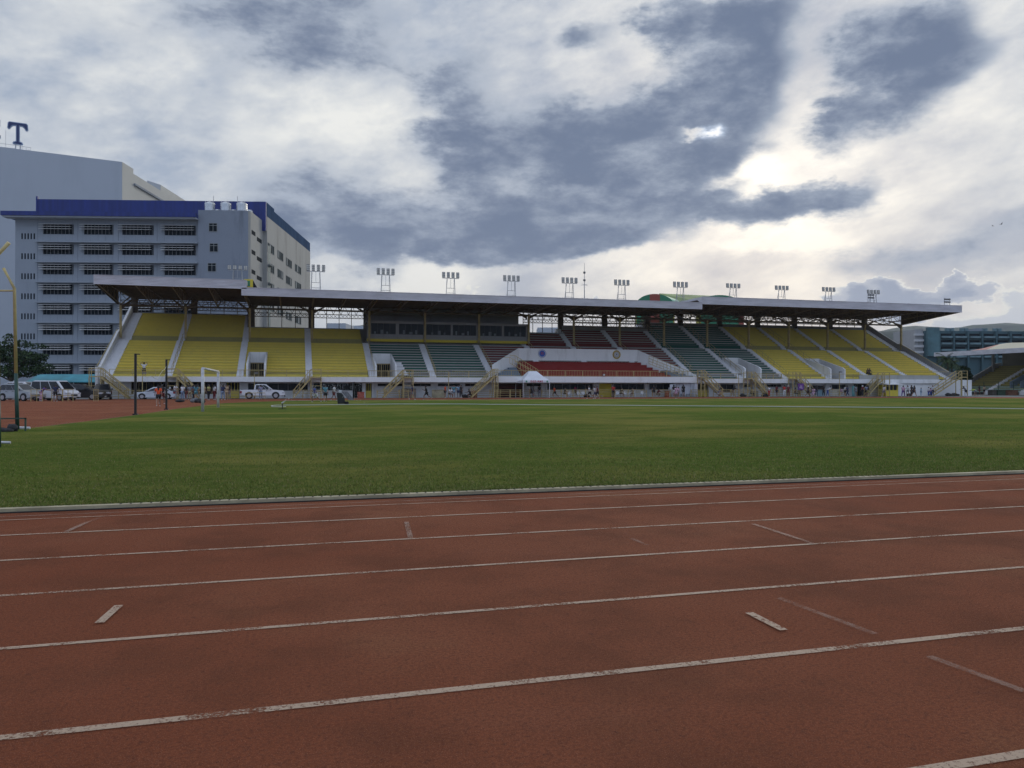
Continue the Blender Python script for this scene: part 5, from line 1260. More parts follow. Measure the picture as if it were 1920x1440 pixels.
BARL = {209: 'just right of the black car under the stand', 247: 'directly behind the nearer black net pole', 440: 'between the goal and the white pickup', 572: 'under the stairs right of the pickup', 590: 'behind the runner in blue and white', 728: 'under the foot of the stairs below the left green tiers', 745: 'right under the landing below the left green tiers',
    912: 'just right of the stairs left of the tent', 938: 'in front of the left part of the dark red dugout', 957: 'in front of the right part of the dark red dugout', 975: 'at the left leg of the tent', 994: 'behind the runner in black under the tent', 1012: 'behind the right half of the tent', 1034: 'just right of the tent', 1056: 'in front of the chair left of the pink runner', 1080: 'behind the pink runner', 1104: 'behind the group of white runners',
    1135: 'in front of the yellow door', 1170: 'in front of the row of chairs by the window', 1195: 'at the right end of the row of chairs', 1240: 'between the man in black and the red box', 1312: 'right of the rightmost chair stack', 1354: 'at the foot of the stairs at the end of the central box', 1370: 'in front of the large dark opening', 1395: 'left under the right green portal stairs', 1418: 'right under the right green portal stairs', 1445: 'behind the person in white and red',
    1465: 'behind the man in the bright red shirt', 1490: 'under the landing of the banner stairs', 1512: 'at the foot of the banner stairs', 1570: 'in front of the cream counter panel', 1640: 'right of the kiosk stairs foot'}
for px in (209, 247, 440, 572, 590, 728, 745, 912, 938, 957, 975, 994, 1012, 1034, 1056, 1080, 1104, 1135, 1170, 1195, 1240, 1312, 1354, 1370, 1395, 1418, 1445, 1465, 1490, 1512, 1570, 1640):
    dup(bar0, (UX(px, 101.5 + .01 * (px % 7)), 101.5 + .01 * (px % 7), 0), 0, 'yellow rail barrier ' + BARL[px])
for j, (x0, x1) in enumerate(((58, 80), (97, 117), (118, 137), (176, 184), (460, 497))):
    v = 87 if j < 4 else 96; a_, b_ = UX(x0, v), UX(x1, v); mb = MB()
    hh_ = 1.2 if j != 4 else .75
    mb.tube([(a_, v, 0), (a_, v, hh_), (b_, v, hh_), (b_, v, 0)], .04); mb.tube([(a_, v, hh_ * .5), (b_, v, hh_ * .5)], .03); mb.tube([((a_ + b_) / 2, v, 0), ((a_ + b_) / 2, v, hh_)], .03)
    tag(mb.build('gate_frame', m_steel), ['yellow hoop barrier in front of the silver car', 'yellow hoop barrier in front of the white van', 'yellow hoop barrier between the van and the black car', 'small yellow cage frame beside the black pickup', 'low yellow hoop frame in front of the white pickup'][j], 'barrier')
# coloured bins and boards against the wall
for j, (px, w_, h_, c_, lab) in enumerate(((676.5, .42, .75, (.36, .07, .04), 'orange red bin beside the dark doorway'), (888.5, .40, .9, (.33, .08, .05), 'red box at the foot of the staircase left of the tent'), (1252, .36, .85, (.36, .08, .05), 'red box beside the stacked white chairs'), (1530, .0, 0, 0, ''))):
    if not w_: continue
    u = UX(px, 102.2); mb = MB(); mb.box(u - w_, u + w_, 101.9, 102.5, 0, h_); mb.box(u - w_ - .03, u + w_ + .03, 101.87, 102.53, h_, h_ + .06); tag(mb.build('bin', mat('red_bin_%d' % j, c_, .6, .15, 3)), lab, 'bin')
for j, (x0, x1, z1, c_, lab) in enumerate(((752, 780, 1.25, (.20, .17, .13), 'brown timber board leaning on the wall left of the runners'), (810, 836, 1.1, (.36, .31, .20), 'beige boards behind the footballer in orange and white'), (1532, 1545, 1.0, (.17, .26, .30), 'grey blue panel table below the right tiers'), (1561, 1577, 1.05, (.45, .43, .36), 'cream counter panel below the right tiers'), (1410, 1422, .9, (.40, .38, .32), 'pale board behind the seated people in red'), (1598, 1606, 1.6, (.12, .30, .30), 'teal sheet hanging beside the kiosk'))):
    v = 103.2 if j < 2 else 102.6; mb = MB(); a_, b_ = UX(x0, v), UX(x1, v); mb.box(a_, b_, v, v + .08, 0.0, z1); mb.box(a_, b_, v - .04, v, z1 - .08, z1); tag(mb.build('board', mat('board_%d' % j, c_, .8, .25, 1.2)), lab, 'board')
# birds
for j, (px, py, w_) in enumerate(((1863, 424, .45), (1877, 421, .5))):
    Y = 150; p = cam_pt((px - 960) / F * Y, Y, wz(py, Y)); mb = MB()
    mb.add([p, p + Vector((-w_, 0, .25 - .15 * j)), p + Vector((-.1, .1, .1)), p + Vector((w_, 0, .05 + .5 * j)), p + Vector((.1, .15, .1)), p + Vector((.0, -.3, -.05)), p + Vector((0, .3, .03))], [(5, 1, 2), (5, 2, 4), (5, 4, 3), (2, 6, 4), (5, 6, 0), (1, 0, 2)])
    tag(mb.build('bird', m_blk), ['left one of two tiny birds flying at the right', 'right one of two tiny birds flying at the right'][j], 'bird', 'birds flying')
# ---------------------------------------------------------------- vehicles
m_tyre = mat('tyre_rubber', (.015, .015, .015), .8); m_rim = mat('alloy_rim', (.45, .45, .46), .35, metal=.6); m_trim = mat('black_plastic_trim', (.02, .02, .022), .6); m_cgl = mat('car_window_glass', (.012, .014, .018), .12, spec=.4)
m_hl = mat('headlamp_lens', (.5, .52, .55), .15); m_tl = mat('tail_lamp_lens', (.25, .015, .02), .3); m_pl = mat('number_plate', (.5, .5, .5), .6)
def loft(mb, secs):
    n = len(secs[0]); mb.add([p for s_ in secs for p in s_], [(i * n + j, i * n + (j + 1) % n, (i + 1) * n + (j + 1) % n, (i + 1) * n + j) for i in range(len(secs) - 1) for j in range(n)] + [tuple(range(n))[::-1], tuple((len(secs) - 1) * n + j for j in range(n))])
def car(loc, rz, paint, lab, cat, L=4.6, Wd=1.8, prof=None, house=None, wheels=(.75, 3.55), wr=.33, name='parked_car', bed=None):
    """prof: lower body side outline (x, z) from the rear; house: greenhouse outline; local x = length (front at +x), y = width"""
    t = thing(name, lab, cat, loc, rz); w = Wd / 2
    secs = []
    for (f_, y) in ((.0, -w), (1, -w * .97), (1, w * .97), (.0, w)):
        pass
    def shell(outline, hw, tum=0.0, zref=0.0, ztop=1.0):
        mb = MB(); n = len(outline); rows = []
        for sy in (-1, 1):
            for ins, k in ((1, 0), (0, 1)) if sy < 0 else ((0, 1), (1, 0)):
                row = []
                cxm = sum(p[0] for p in outline) / n; czm = sum(p[1] for p in outline) / n
                for (x, z) in outline:
                    tf = tum * max(0, (z - zref)) / max(.01, ztop - zref)
                    hw_ = (hw - tf) * (1 if not ins else 1.0); yy = sy * (hw_ - (0 if ins else .07)) if False else sy * (hw_ if ins else hw_ - .0)
                    sx = (cxm + (x - cxm) * (.965 if ins else 1), czm + (z - czm) * (.94 if ins else 1))
                    row.append((sx[0], sy * (hw_ if ins else hw_ - .08), sx[1]))
                rows.append(row)
        loft(mb, rows); return mb
    shell(prof, w, .06, .5, 1.0).build('body', paint, t, False, False)
    zt = max(p[1] for p in house); zb = min(p[1] for p in house)
    shell(house, w - .05, .22, zb, zt).build('cabin', paint, t, False, False)
    # side windows: inset outline proud of the cabin side
    cxm = sum(p[0] for p in house) / len(house)
    for sy in (-1, 1):
        xs = sorted(set(p[0] for p in house)); win = []
        mb = MB()
        top = [p for p in house if p[1] > zb + .1]
        x0t, x1t = min(p[0] for p in top), max(p[0] for p in top); x0b, x1b = min(p[0] for p in house), max(p[0] for p in house)
        z0_, z1_ = zb + .06, zt - .12; yb_, yt_ = sy * (w - .05 + .012), sy * (w - .05 - .22 * (z1_ - zb) / (zt - zb) + .012)
        fr_ = lambda f_, z_: ((x0b + .16) * (1 - f_) + (x1b - .18) * f_) if z_ == 0 else ((x0t + .10) * (1 - f_) + (x1t - .10) * f_)
        nw = 3 if (x1b - x0b) > 2.2 else 2
        for q in range(nw):
            f0, f1 = q / nw + .012, (q + 1) / nw - .012
            mb.add([(fr_(f0, 0), yb_, z0_), (fr_(f1, 0), yb_, z0_), (fr_(f1, 1), yt_, z1_), (fr_(f0, 1), yt_, z1_)], [(0, 1, 2, 3)])
        mb.build('side_window', m_cgl, t, False)
    hs = house; fr = max(hs, key=lambda p: p[0]); ft = max([p for p in hs if p[1] > zt - .12], key=lambda p: p[0]); rr_ = min(hs, key=lambda p: p[0]); rt = min([p for p in hs if p[1] > zt - .12], key=lambda p: p[0])
    for (b_, tp, nm, sg) in ((fr, ft, 'windscreen', 1), (rr_, rt, 'rear_window', -1)):
        mb = MB(); o_ = sg * .02; yb_, yt_ = w - .20, w - .36
        A = (b_[0] + (tp[0] - b_[0]) * .08 + o_, b_[1] + (tp[1] - b_[1]) * .08); B_ = (b_[0] + (tp[0] - b_[0]) * .9 + o_, b_[1] + (tp[1] - b_[1]) * .9)
        mb.add([(A[0], -yb_, A[1]), (A[0], yb_, A[1]), (B_[0], yt_, B_[1]), (B_[0], -yt_, B_[1])], [(0, 1, 2, 3)]); mb.build(nm, m_cgl, t, False)
    for x in wheels:
        for sy in (-1, 1):
            mb = MB(); y0, y1 = sorted((sy * (w - .18), sy * (w + .015))); mb.tube([(x, y0, wr), (x, y1, wr)], wr, 22); wh = mb.build('wheel', m_tyre, t, False)
            mb = MB(); yy = sy * (w + .02); mb.tube([(x, yy - .01 * sy, wr), (x, yy + .012 * sy, wr)], wr * .62, 16); ri = mb.build('rim', m_rim, t, False); ri.parent = wh
            mb = MB(); arc_ = [(x + (wr + .07) * math.cos(a), wr + (wr + .07) * math.sin(a)) for a in np.linspace(0, math.pi, 12)]; mb.prism(arc_, 'y', *sorted((sy * (w - .10), sy * (w + .004)))); mb.build('wheel_arch', m_trim, t, False)
    xf = max(p[0] for p in prof); xr = min(p[0] for p in prof); zm = .55
    for sy in (-1, 1):
        mb = MB(); mb.box(xf - .35, xf - .02, *sorted((sy * (w - .45), sy * (w - .02))), zm + .12, zm + .30); mb.build('headlight', m_hl, t, False)
        mb = MB(); mb.box(xr + .0, xr + .22, *sorted((sy * (w - .22), sy * (w + .004))), zm + .12, zm + .42); mb.build('tail_light', m_tl, t, False)
        mb = MB(); mb.box(fr[0] - .55, fr[0] - .38, *sorted((sy * (w - .02), sy * (w + .17))), zb + .02, zb + .18); mb.build('wing_mirror', paint, t, False)
    mb = MB(); mb.box(xf - .10, xf + .02, -w + .25, w - .25, .25, .42); mb.box(xf - .08, xf + .015, -w * .45, w * .45, .48, .68); mb.build('grille', m_trim, t, False)
    mb = MB(); mb.box(xf + .02, xf + .035, -.26, .26, .34, .46); mb.build('number_plate', m_pl, t, False)
    mb = MB()
    for sy in (-1, 1):
        for f_ in (.36, .62): x = hs[0][0] + (fr[0] - hs[0][0]) * f_; mb.box(x, x + .16, *sorted((sy * (w - .02), sy * (w + .02))), zb - .12, zb - .08)
    mb.build('door_handle', m_trim, t, False)
    if bed:
        mb = MB(); mb.box(bed[0], bed[1], -w + .12, w - .12, bed[2] - .02, bed[2] + .012); mb.build('load_bed', m_trim, t, False)
    return t
def cpaint(n, c, met=.0): return mat(n, c, .28, .05, 1, metal=met, spec=.5)
SED_P = [(0, .30), (0, .75), (.08, .98), (.9, 1.02), (1.7, .95), (3.2, .93), (4.3, .78), (4.5, .55), (4.48, .28), (3.9, .20), (.4, .20)]
SED_H = [(.45, .96), (1.15, 1.38), (1.6, 1.46), (2.4, 1.44), (3.35, .94)]
SUV_P = [(0, .38), (0, .9), (.05, 1.12), (1.5, 1.14), (3.4, 1.12), (4.5, .98), (4.72, .7), (4.7, .36), (4.1, .26), (.4, .26)]
SUV_H = [(.08, 1.1), (.42, 1.70), (.8, 1.80), (2.4, 1.80), (3.5, 1.12)]
VAN_P = [(0, .35), (0, 1.15), (.05, 1.25), (3.9, 1.22), (4.6, 1.05), (4.85, .8), (4.88, .38), (4.2, .26), (.4, .26)]
VAN_H = [(.03, 1.2), (.15, 2.0), (.5, 2.15), (3.4, 2.12), (4.35, 1.15)]
PU_P = [(0, .55), (0, 1.08), (.03, 1.12), (1.55, 1.12), (3.9, 1.10), (5.0, 1.02), (5.25, .8), (5.25, .45), (4.6, .36), (.4, .42)]
PU_H = [(1.62, 1.1), (1.72, 1.74), (2.1, 1.82), (3.0, 1.78), (3.85, 1.1)]
def at_px(px, v): return (UX(px, v), v)
def rot_loc(px_c, v, L, rz):                         # place so that the middle of the length is seen at px_c
    u = UX(px_c, v); return (u - L / 2 * math.cos(rz), v - L / 2 * math.sin(rz), 0)
white = cpaint('white_car_paint', (.66, .67, .69)); silver = cpaint('silver_car_paint', (.34, .36, .37), .4); black = cpaint('black_car_paint', (.015, .013, .015)); pale = cpaint('pale_silver_paint', (.50, .54, .58), .3)
rz = R(0); car(rot_loc(493, 100.0, 5.25, rz), rz, white, 'white double cab pickup parked under the deck behind a yellow frame', 'pickup', Wd=1.85, prof=PU_P, house=PU_H, wheels=(1.05, 4.15), wr=.40, name='pickup_truck', bed=(.1, 1.5, 1.12))
rz = R(180); car(rot_loc(292, 99.5, 4.5, rz), rz, pale, 'pale silver saloon car behind the person in the orange shirt', 'car', prof=SED_P, house=SED_H, wheels=(.85, 3.6))
rz = R(-28); car(rot_loc(103, 92.5, 4.9, rz), rz, white, 'white passenger van facing the track at the left', 'van', Wd=1.9, prof=VAN_P, house=VAN_H, wheels=(.9, 3.9), wr=.34, name='passenger_van')
rz = R(-33); car(rot_loc(40, 91, 4.7, rz), rz, silver, 'silver sport utility car at the far left behind the cage post', 'car', Wd=1.86, prof=SUV_P, house=SUV_H, wheels=(.9, 3.7), wr=.38)
rz = R(-20); car(rot_loc(51, 100.5, 4.7, rz), rz, white, 'white sport utility car behind the silver one at the left', 'car', Wd=1.86, prof=SUV_P, house=[(x, z + .25) for x, z in SUV_H], wheels=(.9, 3.7), wr=.38)
rz = R(-8); car(rot_loc(157, 96, 4.9, rz), rz, black, 'black sport utility car between the white van and the grandstand', 'car', Wd=1.9, prof=SUV_P, house=SUV_H, wheels=(.9, 3.7), wr=.38)
rz = R(-80); car(rot_loc(192, 98.5, 4.7, rz), rz, black, 'black car facing the track under the left end of the grandstand', 'car', Wd=1.86, prof=SUV_P, house=SUV_H, wheels=(.9, 3.7), wr=.38)
# ---------------------------------------------------------------- chairs and tables
m_pls = mat('white_plastic', (.62, .65, .70), .45, .08, 3); m_plb = mat('pale_blue_plastic', (.30, .42, .62), .45, .08, 3)
def chair(name='plastic_chair'):
    t = thing(name, 'x', 'chair', (0, 0, 0), group='white plastic chairs')
    mb = MB(); mb.add([(-.22, -.22, .44), (.22, -.22, .44), (.20, .2, .42), (-.20, .2, .42), (-.22, -.22, .41), (.22, -.22, .41), (.20, .2, .39), (-.20, .2, .39)], [(0, 1, 2, 3), (7, 6, 5, 4), (0, 4, 5, 1), (1, 5, 6, 2), (2, 6, 7, 3), (3, 7, 4, 0)]); mb.build('seat', m_pls, t, False)
    mb = MB(); mb.add([(-.20, .2, .42), (.20, .2, .42), (.23, .30, .84), (-.23, .30, .84), (-.20, .225, .42), (.20, .225, .42), (.23, .325, .84), (-.23, .325, .84)], [(0, 1, 2, 3), (7, 6, 5, 4), (0, 4, 5, 1), (1, 5, 6, 2), (2, 6, 7, 3), (3, 7, 4, 0)]); mb.build('backrest', m_pls, t, False)
    for (x, y) in ((-.2, -.2), (.2, -.2), (-.2, .2), (.2, .2)): mb = MB(); mb.bar((x, y, .42), (x * 1.25, y * 1.3, 0), .045); mb.build('leg', m_pls, t, False)
    return t
ch = chair(); ch['label'] = 'single white plastic chair right of the man in black near the red box'; ch.location = (UX(1205, 101.9), 101.9, 0)
for j, (px, dv, lab) in enumerate(((1058, 0, 'white plastic chair left of the runner in pink'), (1069, .3, 'white plastic chair just behind the runner in pink'), (1086, 0, 'white plastic chair right of the runner in pink'), (1094, .2, 'white plastic chair beside the black bag'), (1158, 0, 'white plastic chair right of the runner in red'), (1164, .5, 'white plastic chair second to the right of the runner in red'), (1174, 0, 'white plastic chair in the middle of the row by the window'), (1181, .4, 'white plastic chair third from the end of that row'), (1188, 0, 'white plastic chair at the right end of the row by the window'))):
    dup(ch, (UX(px, 101.8 + dv), 101.8 + dv, 0), R((j * 47) % 60 - 30), lab)
stk = [(1257.5, 0, 11), (1264, .9, 13), (1270, 1.0, 15), (1276, .9, 15), (1281, .8, 14), (1286, .8, 15), (1291, .8, 14), (1296, .6, 13), (1303.5, 0, 12)]
wh_ = ['leftmost stack', 'second stack from left', 'third stack from left', 'fourth stack from left', 'middle stack', 'sixth stack from left', 'seventh stack from left', 'eighth stack from left', 'rightmost stack']
for j, (px, dv, n) in enumerate(stk):
    for k in range(n):
        nth = ['second', 'third', 'fourth', 'fifth', 'sixth', 'seventh', 'eighth', 'ninth', 'tenth', 'eleventh', 'twelfth', 'thirteenth', 'fourteenth']
        lb_ = ('top white chair' if k == n - 1 else 'bottom white chair' if k == 0 else nth[k - 1] + ' white chair from the ground') + ' in the ' + wh_[j]
        c_ = dup(ch, (UX(px, 101.9 + dv), 101.9 + dv, .10 * k), R(172 + 3 * (j % 4)), lb_); c_['group'] = 'stacked white plastic chairs'
# person library
def skin_mesh(name, joints, edges, root, sub=1):
    me = bpy.data.meshes.new(name); me.from_pydata([j[0] for j in joints], edges, []); ob = bpy.data.objects.new(name, me); sc.collection.objects.link(ob)
    md = ob.modifiers.new('s', 'SKIN'); md.use_smooth_shade = True
    sv_ = me.skin_vertices[0].data
    for i, j in enumerate(joints): sv_[i].radius = (j[1], j[1] if len(j) < 3 else j[2]); sv_[i].use_root = (i == root)
    if sub: s2 = ob.modifiers.new('d', 'SUBSURF'); s2.levels = sub; s2.render_levels = sub
    bpy.context.view_layer.update(); dg = bpy.context.evaluated_depsgraph_get(); m2 = bpy.data.meshes.new_from_object(ob.evaluated_get(dg)); bpy.data.objects.remove(ob); m2.name = name
    m2.materials.clear(); m2.materials.append(None)
    return m2
def fk(pose):
    """joint positions, facing -y; angles in degrees: lean, then (hip, knee) and (shoulder fwd, shoulder out, elbow) per side; positive swings forward"""
    J = {}; hipz = pose.get('hip', .92); J['pel'] = Vector((0, 0, hipz)); ln = R(pose.get('lean', 3)); f = Vector((0, -math.sin(ln), math.cos(ln)))
    J['wai'] = J['pel'] + f * .14; J['che'] = J['pel'] + f * .36; J['nec'] = J['pel'] + f * .52; hl = R(pose.get('head', 5)) ; hf = Vector((0, -math.sin(hl), math.cos(hl)))
    J['hea'] = J['nec'] + hf * .10; J['top'] = J['nec'] + hf * .24; J['nos'] = J['hea'] + Vector((0, -.10, .03))
    for s_, k in ((-1, 'l'), (1, 'r')):
        J['hip' + k] = J['pel'] + Vector((s_ * .09, 0, -.03)); h_, kn = pose['leg' + k]; a = R(h_); so = R(pose.get('spread', 4)) * s_
        d = Vector((math.sin(so), -math.sin(a), -math.cos(a))).normalized(); J['kne' + k] = J['hip' + k] + d * .43; b_ = R(h_ - kn); d = Vector((0, -math.sin(b_), -math.cos(b_))); J['ank' + k] = J['kne' + k] + d * .41
        J['toe' + k] = J['ank' + k] + Vector((0, -.16 * math.cos(b_ * .5), -.045 + .1 * math.sin(min(0, b_)) * -1 * 0))
        J['sho' + k] = J['che'] + f * .10 + Vector((s_ * .185, 0, 0)); fw, out, el = pose['arm' + k]
        d = Vector((s_ * math.sin(R(out)), -math.sin(R(fw)) * math.cos(R(out)), -math.cos(R(fw)) * math.cos(R(out)))).normalized(); J['elb' + k] = J['sho' + k] + d * .29
        if pose.get('armsup'): d2 = Vector((-s_ * .75, 0, .5)).normalized()
        else: fe = R(fw + el); d2 = Vector((s_ * math.sin(R(out)) * .6, -math.sin(fe), -math.cos(fe))).normalized()
        J['wri' + k] = J['elb' + k] + d2 * .25; J['han' + k] = J['wri' + k] + d2 * .08; J['_d' + k] = d2
    return J
POSES = {'stand': dict(legl=(2, 3), legr=(-3, 2), arml=(6, 9, 18), armr=(2, 10, 12)), 'stand2': dict(legl=(8, 8), legr=(-4, 2), arml=(25, 14, 75), armr=(4, 12, 20), spread=8),
         'walk': dict(legl=(24, 8), legr=(-20, 14), arml=(-22, 8, 20), armr=(24, 8, 28), hip=.89, lean=5), 'run': dict(legl=(42, 45), legr=(-25, 50), arml=(-45, 10, 80), armr=(35, 10, 85), hip=.90, lean=12, head=8),
         'run2': dict(legl=(-30, 25), legr=(48, 62), arml=(35, 12, 80), armr=(-45, 10, 75), hip=.92, lean=12, head=8), 'sit': dict(legl=(82, 85), legr=(78, 72), arml=(30, 10, 50), armr=(35, 10, 40), hip=.47, lean=14, head=8),
         'squat': dict(legl=(95, 125), legr=(80, 118), arml=(50, 8, 40), armr=(55, 8, 35), hip=.32, lean=28, head=5), 'bend': dict(legl=(4, 6), legr=(-6, 4), arml=(80, 6, 5), armr=(72, 6, 10), lean=82, head=95, hip=.88, spread=9),
         'lean': dict(legl=(10, 12), legr=(-10, 4), arml=(55, 6, 30), armr=(60, 6, 30), lean=38, head=35, hip=.88), 'up': dict(legl=(3, 3), legr=(-3, 3), arml=(15, 125, 0), armr=(15, 125, 0), armsup=1, spread=7)}
LIB = {}
def build_pose(k):
    J = fk(POSES[k]); js = []; ix = {}; eds = []
    def a(n, r, p=None, r2=None):
        ix[n] = len(js); js.append((J[n] if n in J else n, r, r2 or r)); 
        if p is not None: eds.append((ix[p], ix[n]))
    a('pel', .13, None, .10); a('wai', .115, 'pel', .09); a('che', .14, 'wai', .10); a('nec', .052, 'che'); a('hea', .082, 'nec', .09); a('top', .075, 'hea', .085); a('nos', .018, 'hea')
    for s_ in 'lr':
        a('sho' + s_, .058, 'che'); a('elb' + s_, .040, 'sho' + s_); a('wri' + s_, .026, 'elb' + s_); a('han' + s_, .034, 'wri' + s_, .018)
        d = J['_d' + s_]; sidev = d.cross(Vector((0, 1, .3))).normalized()
        for q, (o_, ln_) in enumerate(((-.03, .065), (-.011, .08), (.009, .075), (.028, .06))):
            nm = 'f%d%s' % (q, s_); J[nm] = J['han' + s_] + sidev * o_ + d * ln_; a(nm, .009, 'han' + s_)
        nm = 'th' + s_; J[nm] = J['han' + s_] + sidev * .055 + d * .01; a(nm, .011, 'han' + s_)
        a('hip' + s_, .085, 'pel'); a('kne' + s_, .056, 'hip' + s_); a('ank' + s_, .036, 'kne' + s_); a('toe' + s_, .032, 'ank' + s_)
    out = {'body': skin_mesh('body', js, eds, 0)}
    def sub(nm, lst, root=0, sub_=1):
        jj = [(Vector(p), r, r2) for p, r, r2, _ in lst]; ee = [(par, i) for i, (_, _, _, par) in enumerate(lst) if par is not None]; out[nm] = skin_mesh(nm, jj, ee, root, sub_)
    g = .018
    sub('shirt', [(J['pel'] + (J['wai'] - J['pel']) * .1, .14 + g, .115 + g, None), (J['wai'], .13 + g, .105 + g, 0), (J['che'], .15 + g, .115 + g, 1), (J['nec'] - (J['nec'] - J['che']) * .25, .075, .075, 2)] +
        [q for s_, b0 in (('l', 4), ('r', 6)) for q in ((J['sho' + s_], .075 + g, .075 + g, 2), (J['sho' + s_].lerp(J['elb' + s_], .65), .060 + g, .060 + g, b0))])
    def legs(nm, f1, f2, r1, r2):
        lst = [(J['pel'] + Vector((0, 0, .03)), .135 + g, .115 + g, None)]
        for s_ in 'lr':
            b0 = len(lst); lst.append((J['hip' + s_], .10 + g, .10 + g, 0)); lst.append((J['hip' + s_].lerp(J['kne' + s_], f1), r1, r1, b0))
            if f2: lst.append((J['kne' + s_].lerp(J['ank' + s_], f2), r2, r2, b0 + 1))
        sub(nm, lst)
    legs('shorts', .72, 0, .092, 0); legs('trousers', 1.0, .88, .078, .060)
    hd = J['top'] - J['hea']; hd.normalize()
    sub('hair', [(J['hea'] + hd * .06 + Vector((0, .02, 0)), .095, .095, None), (J['top'] + hd * .012, .080, .088, 0), (J['hea'] + Vector((0, .045, -.01)), .075, .06, 0)])
    sub('long_hair', [(J['hea'] + hd * .06 + Vector((0, .02, 0)), .098, .098, None), (J['top'] + hd * .012, .082, .09, 0), (J['hea'] + Vector((0, .06, -.02)), .085, .06, 0), (J['hea'] + Vector((0, .11, -.28)), .06, .045, 2)])
    for s_, nm in (('l', 'shoe_a'), ('r', 'shoe_b')): sub(nm, [(J['ank' + s_] + Vector((0, .03, -.03)), .046, .05, None), (J['toe' + s_], .042, .036, 0)])
    lowest = min(min(v.co.z for v in out[n].vertices) for n in ('shoe_a', 'shoe_b'))
    LIB[k] = (out, lowest)
COL = {'white': (.62, .62, .62), 'black': (.018, .018, .02), 'navy': (.022, .03, .08), 'blue': (.03, .07, .28), 'pblue': (.22, .36, .48), 'red': (.42, .035, .03), 'dred': (.14, .018, .022), 'orange': (.70, .10, .03), 'pink': (.62, .09, .22), 'ppink': (.52, .34, .44),
       'grey': (.20, .21, .23), 'yel': (.42, .40, .14), 'neon': (.50, .60, .06), 'purple': (.12, .06, .22), 'tan': (.42, .32, .20), 'teal': (.08, .22, .26), 'plaid': (.26, .27, .38), 'jean': (.20, .27, .38), 'khaki': (.30, .25, .16)}
def cmat(n): return mat('cloth_' + n, COL[n], .85, .15, 6)
m_sk = [mat('skin_tan', (.30, .17, .11), .6), mat('skin_brown', (.20, .11, .07), .6)]; m_hair = mat('black_hair', (.012, .010, .010), .6); m_shoe = [mat('white_shoe', (.55, .55, .53), .6), mat('dark_shoe', (.03, .03, .03), .6)]
pc = [0]
def person(px, pose, shirt, pants, lab, face=0, v=100.6, z=0.0, h=1.0, py=None, cap=None, lng=False, wl=None, shoe=0, bag=None):
    """face: heading in degrees, 0 = towards the camera, 90 = to the right, 180 = away"""
    if pose not in LIB: build_pose(pose)
    out, low = LIB[pose]; i = pc[0]; pc[0] += 1
    if py is not None: u, v = gnd(px, py)
    else: u = UX(px, v)
    t = thing('person', lab, 'person', (u, v, z - low * h * 1.0), R(face)); t.scale = (h, h, h)
    rd = random.Random(i); trs = wl or ('trousers' if rd.random() < .3 else 'shorts')
    for nm, m_ in (('body', m_sk[i % 2]), ('shirt', cmat(shirt)), (trs, cmat(pants)), ('long_hair' if lng else 'hair', m_hair if not cap else cmat(cap)), ('shoe_a', m_shoe[shoe]), ('shoe_b', m_shoe[shoe])):
        o = bpy.data.objects.new({'long_hair': 'hair', 'hair': 'cap' if cap else 'hair', 'shoe_a': 'shoe', 'shoe_b': 'shoe'}.get(nm, nm), out[nm]); sc.collection.objects.link(o); o.parent = t
        if not o.data.materials: o.data.materials.append(None)
        o.material_slots[0].link = 'OBJECT'; o.material_slots[0].material = m_
    return t
S, T_ = 'shorts', 'trousers'
person(77, 'lean', 'purple', 'ppink', 'person in purple top leaning on the barrier left of the white van', 90, v=88.2, wl=T_)
person(104, 'stand', 'navy', 'black', 'person in dark blue top and black shorts with back turned before the van', 180, v=86.6, wl=S)
person(297, 'walk', 'orange', 'black', 'person with long hair in a bright orange shirt walking on the track', 190, py=762, lng=True, wl=S, h=.95)
person(303.5, 'walk', 'black', 'dred', 'person in black walking just right of the orange shirt', 175, py=757.5, wl=S)
person(270, 'up', 'white', 'black', 'person in white with both hands on head up on the deck', 180, v=103.6, z=2.76, wl=S)
L_ = [(318, 'stand2', 'white', 'navy', 'person in white standing just right of the farther black pole', 100, 748, S), (327.5, 'sit', 'white', 'grey', 'person in white sitting on the low rail left of the goal', 60, 0, S), (333.5, 'stand', 'dred', 'dred', 'person in dark red behind the seated person in white', 0, 747, S),
      (342.5, 'stand', 'white', 'jean', 'person in white top and pale jeans standing alone by the long bag', 150, 750.5, T_), (351, 'stand2', 'black', 'dred', 'person in black and dark red left of the grey shirt', 200, 749.5, T_), (356, 'stand', 'grey', 'khaki', 'person in grey shirt and khaki trousers in the group by the goal', 180, 750, T_),
      (363, 'stand2', 'navy', 'black', 'person in dark navy behind the teal shirt', 60, 749, T_), (367.5, 'stand', 'teal', 'teal', 'long haired person in a teal shirt by the near goal post', 170, 750.5, S), (371.5, 'stand2', 'khaki', 'khaki', 'person in khaki beside the near goal post', 210, 749.5, T_),
      (382, 'stand', 'tan', 'khaki', 'person in tan just right of the near goal post', 30, 748, T_), (391, 'stand2', 'yel', 'black', 'person in pale yellow shirt between the goal posts', 60, 750, T_), (402, 'stand', 'white', 'dred', 'long haired person in white top and maroon trousers', 120, 750, T_),
      (418, 'stand2', 'navy', 'jean', 'person in navy top and pale jeans right of the far goal post', 150, 750, T_), (424.5, 'stand', 'tan', 'tan', 'person dressed in tan right of the navy top', 0, 749, T_), (429.5, 'stand', 'black', 'grey', 'person in black top left of the pickup', 330, 748.5, T_),
      (489, 'stand2', 'plaid', 'jean', 'person in a plaid shirt in front of the white pickup door', 210, 748.5, T_)]
for (px, po, sh, pa_, lab, fc, py, wl_) in L_:
    if po == 'sit': person(px, po, sh, pa_, lab, fc, v=97.5, z=.42, wl=wl_)
    else: person(px, po, sh, pa_, lab, fc, py=py, wl=wl_, lng='long haired' in lab)
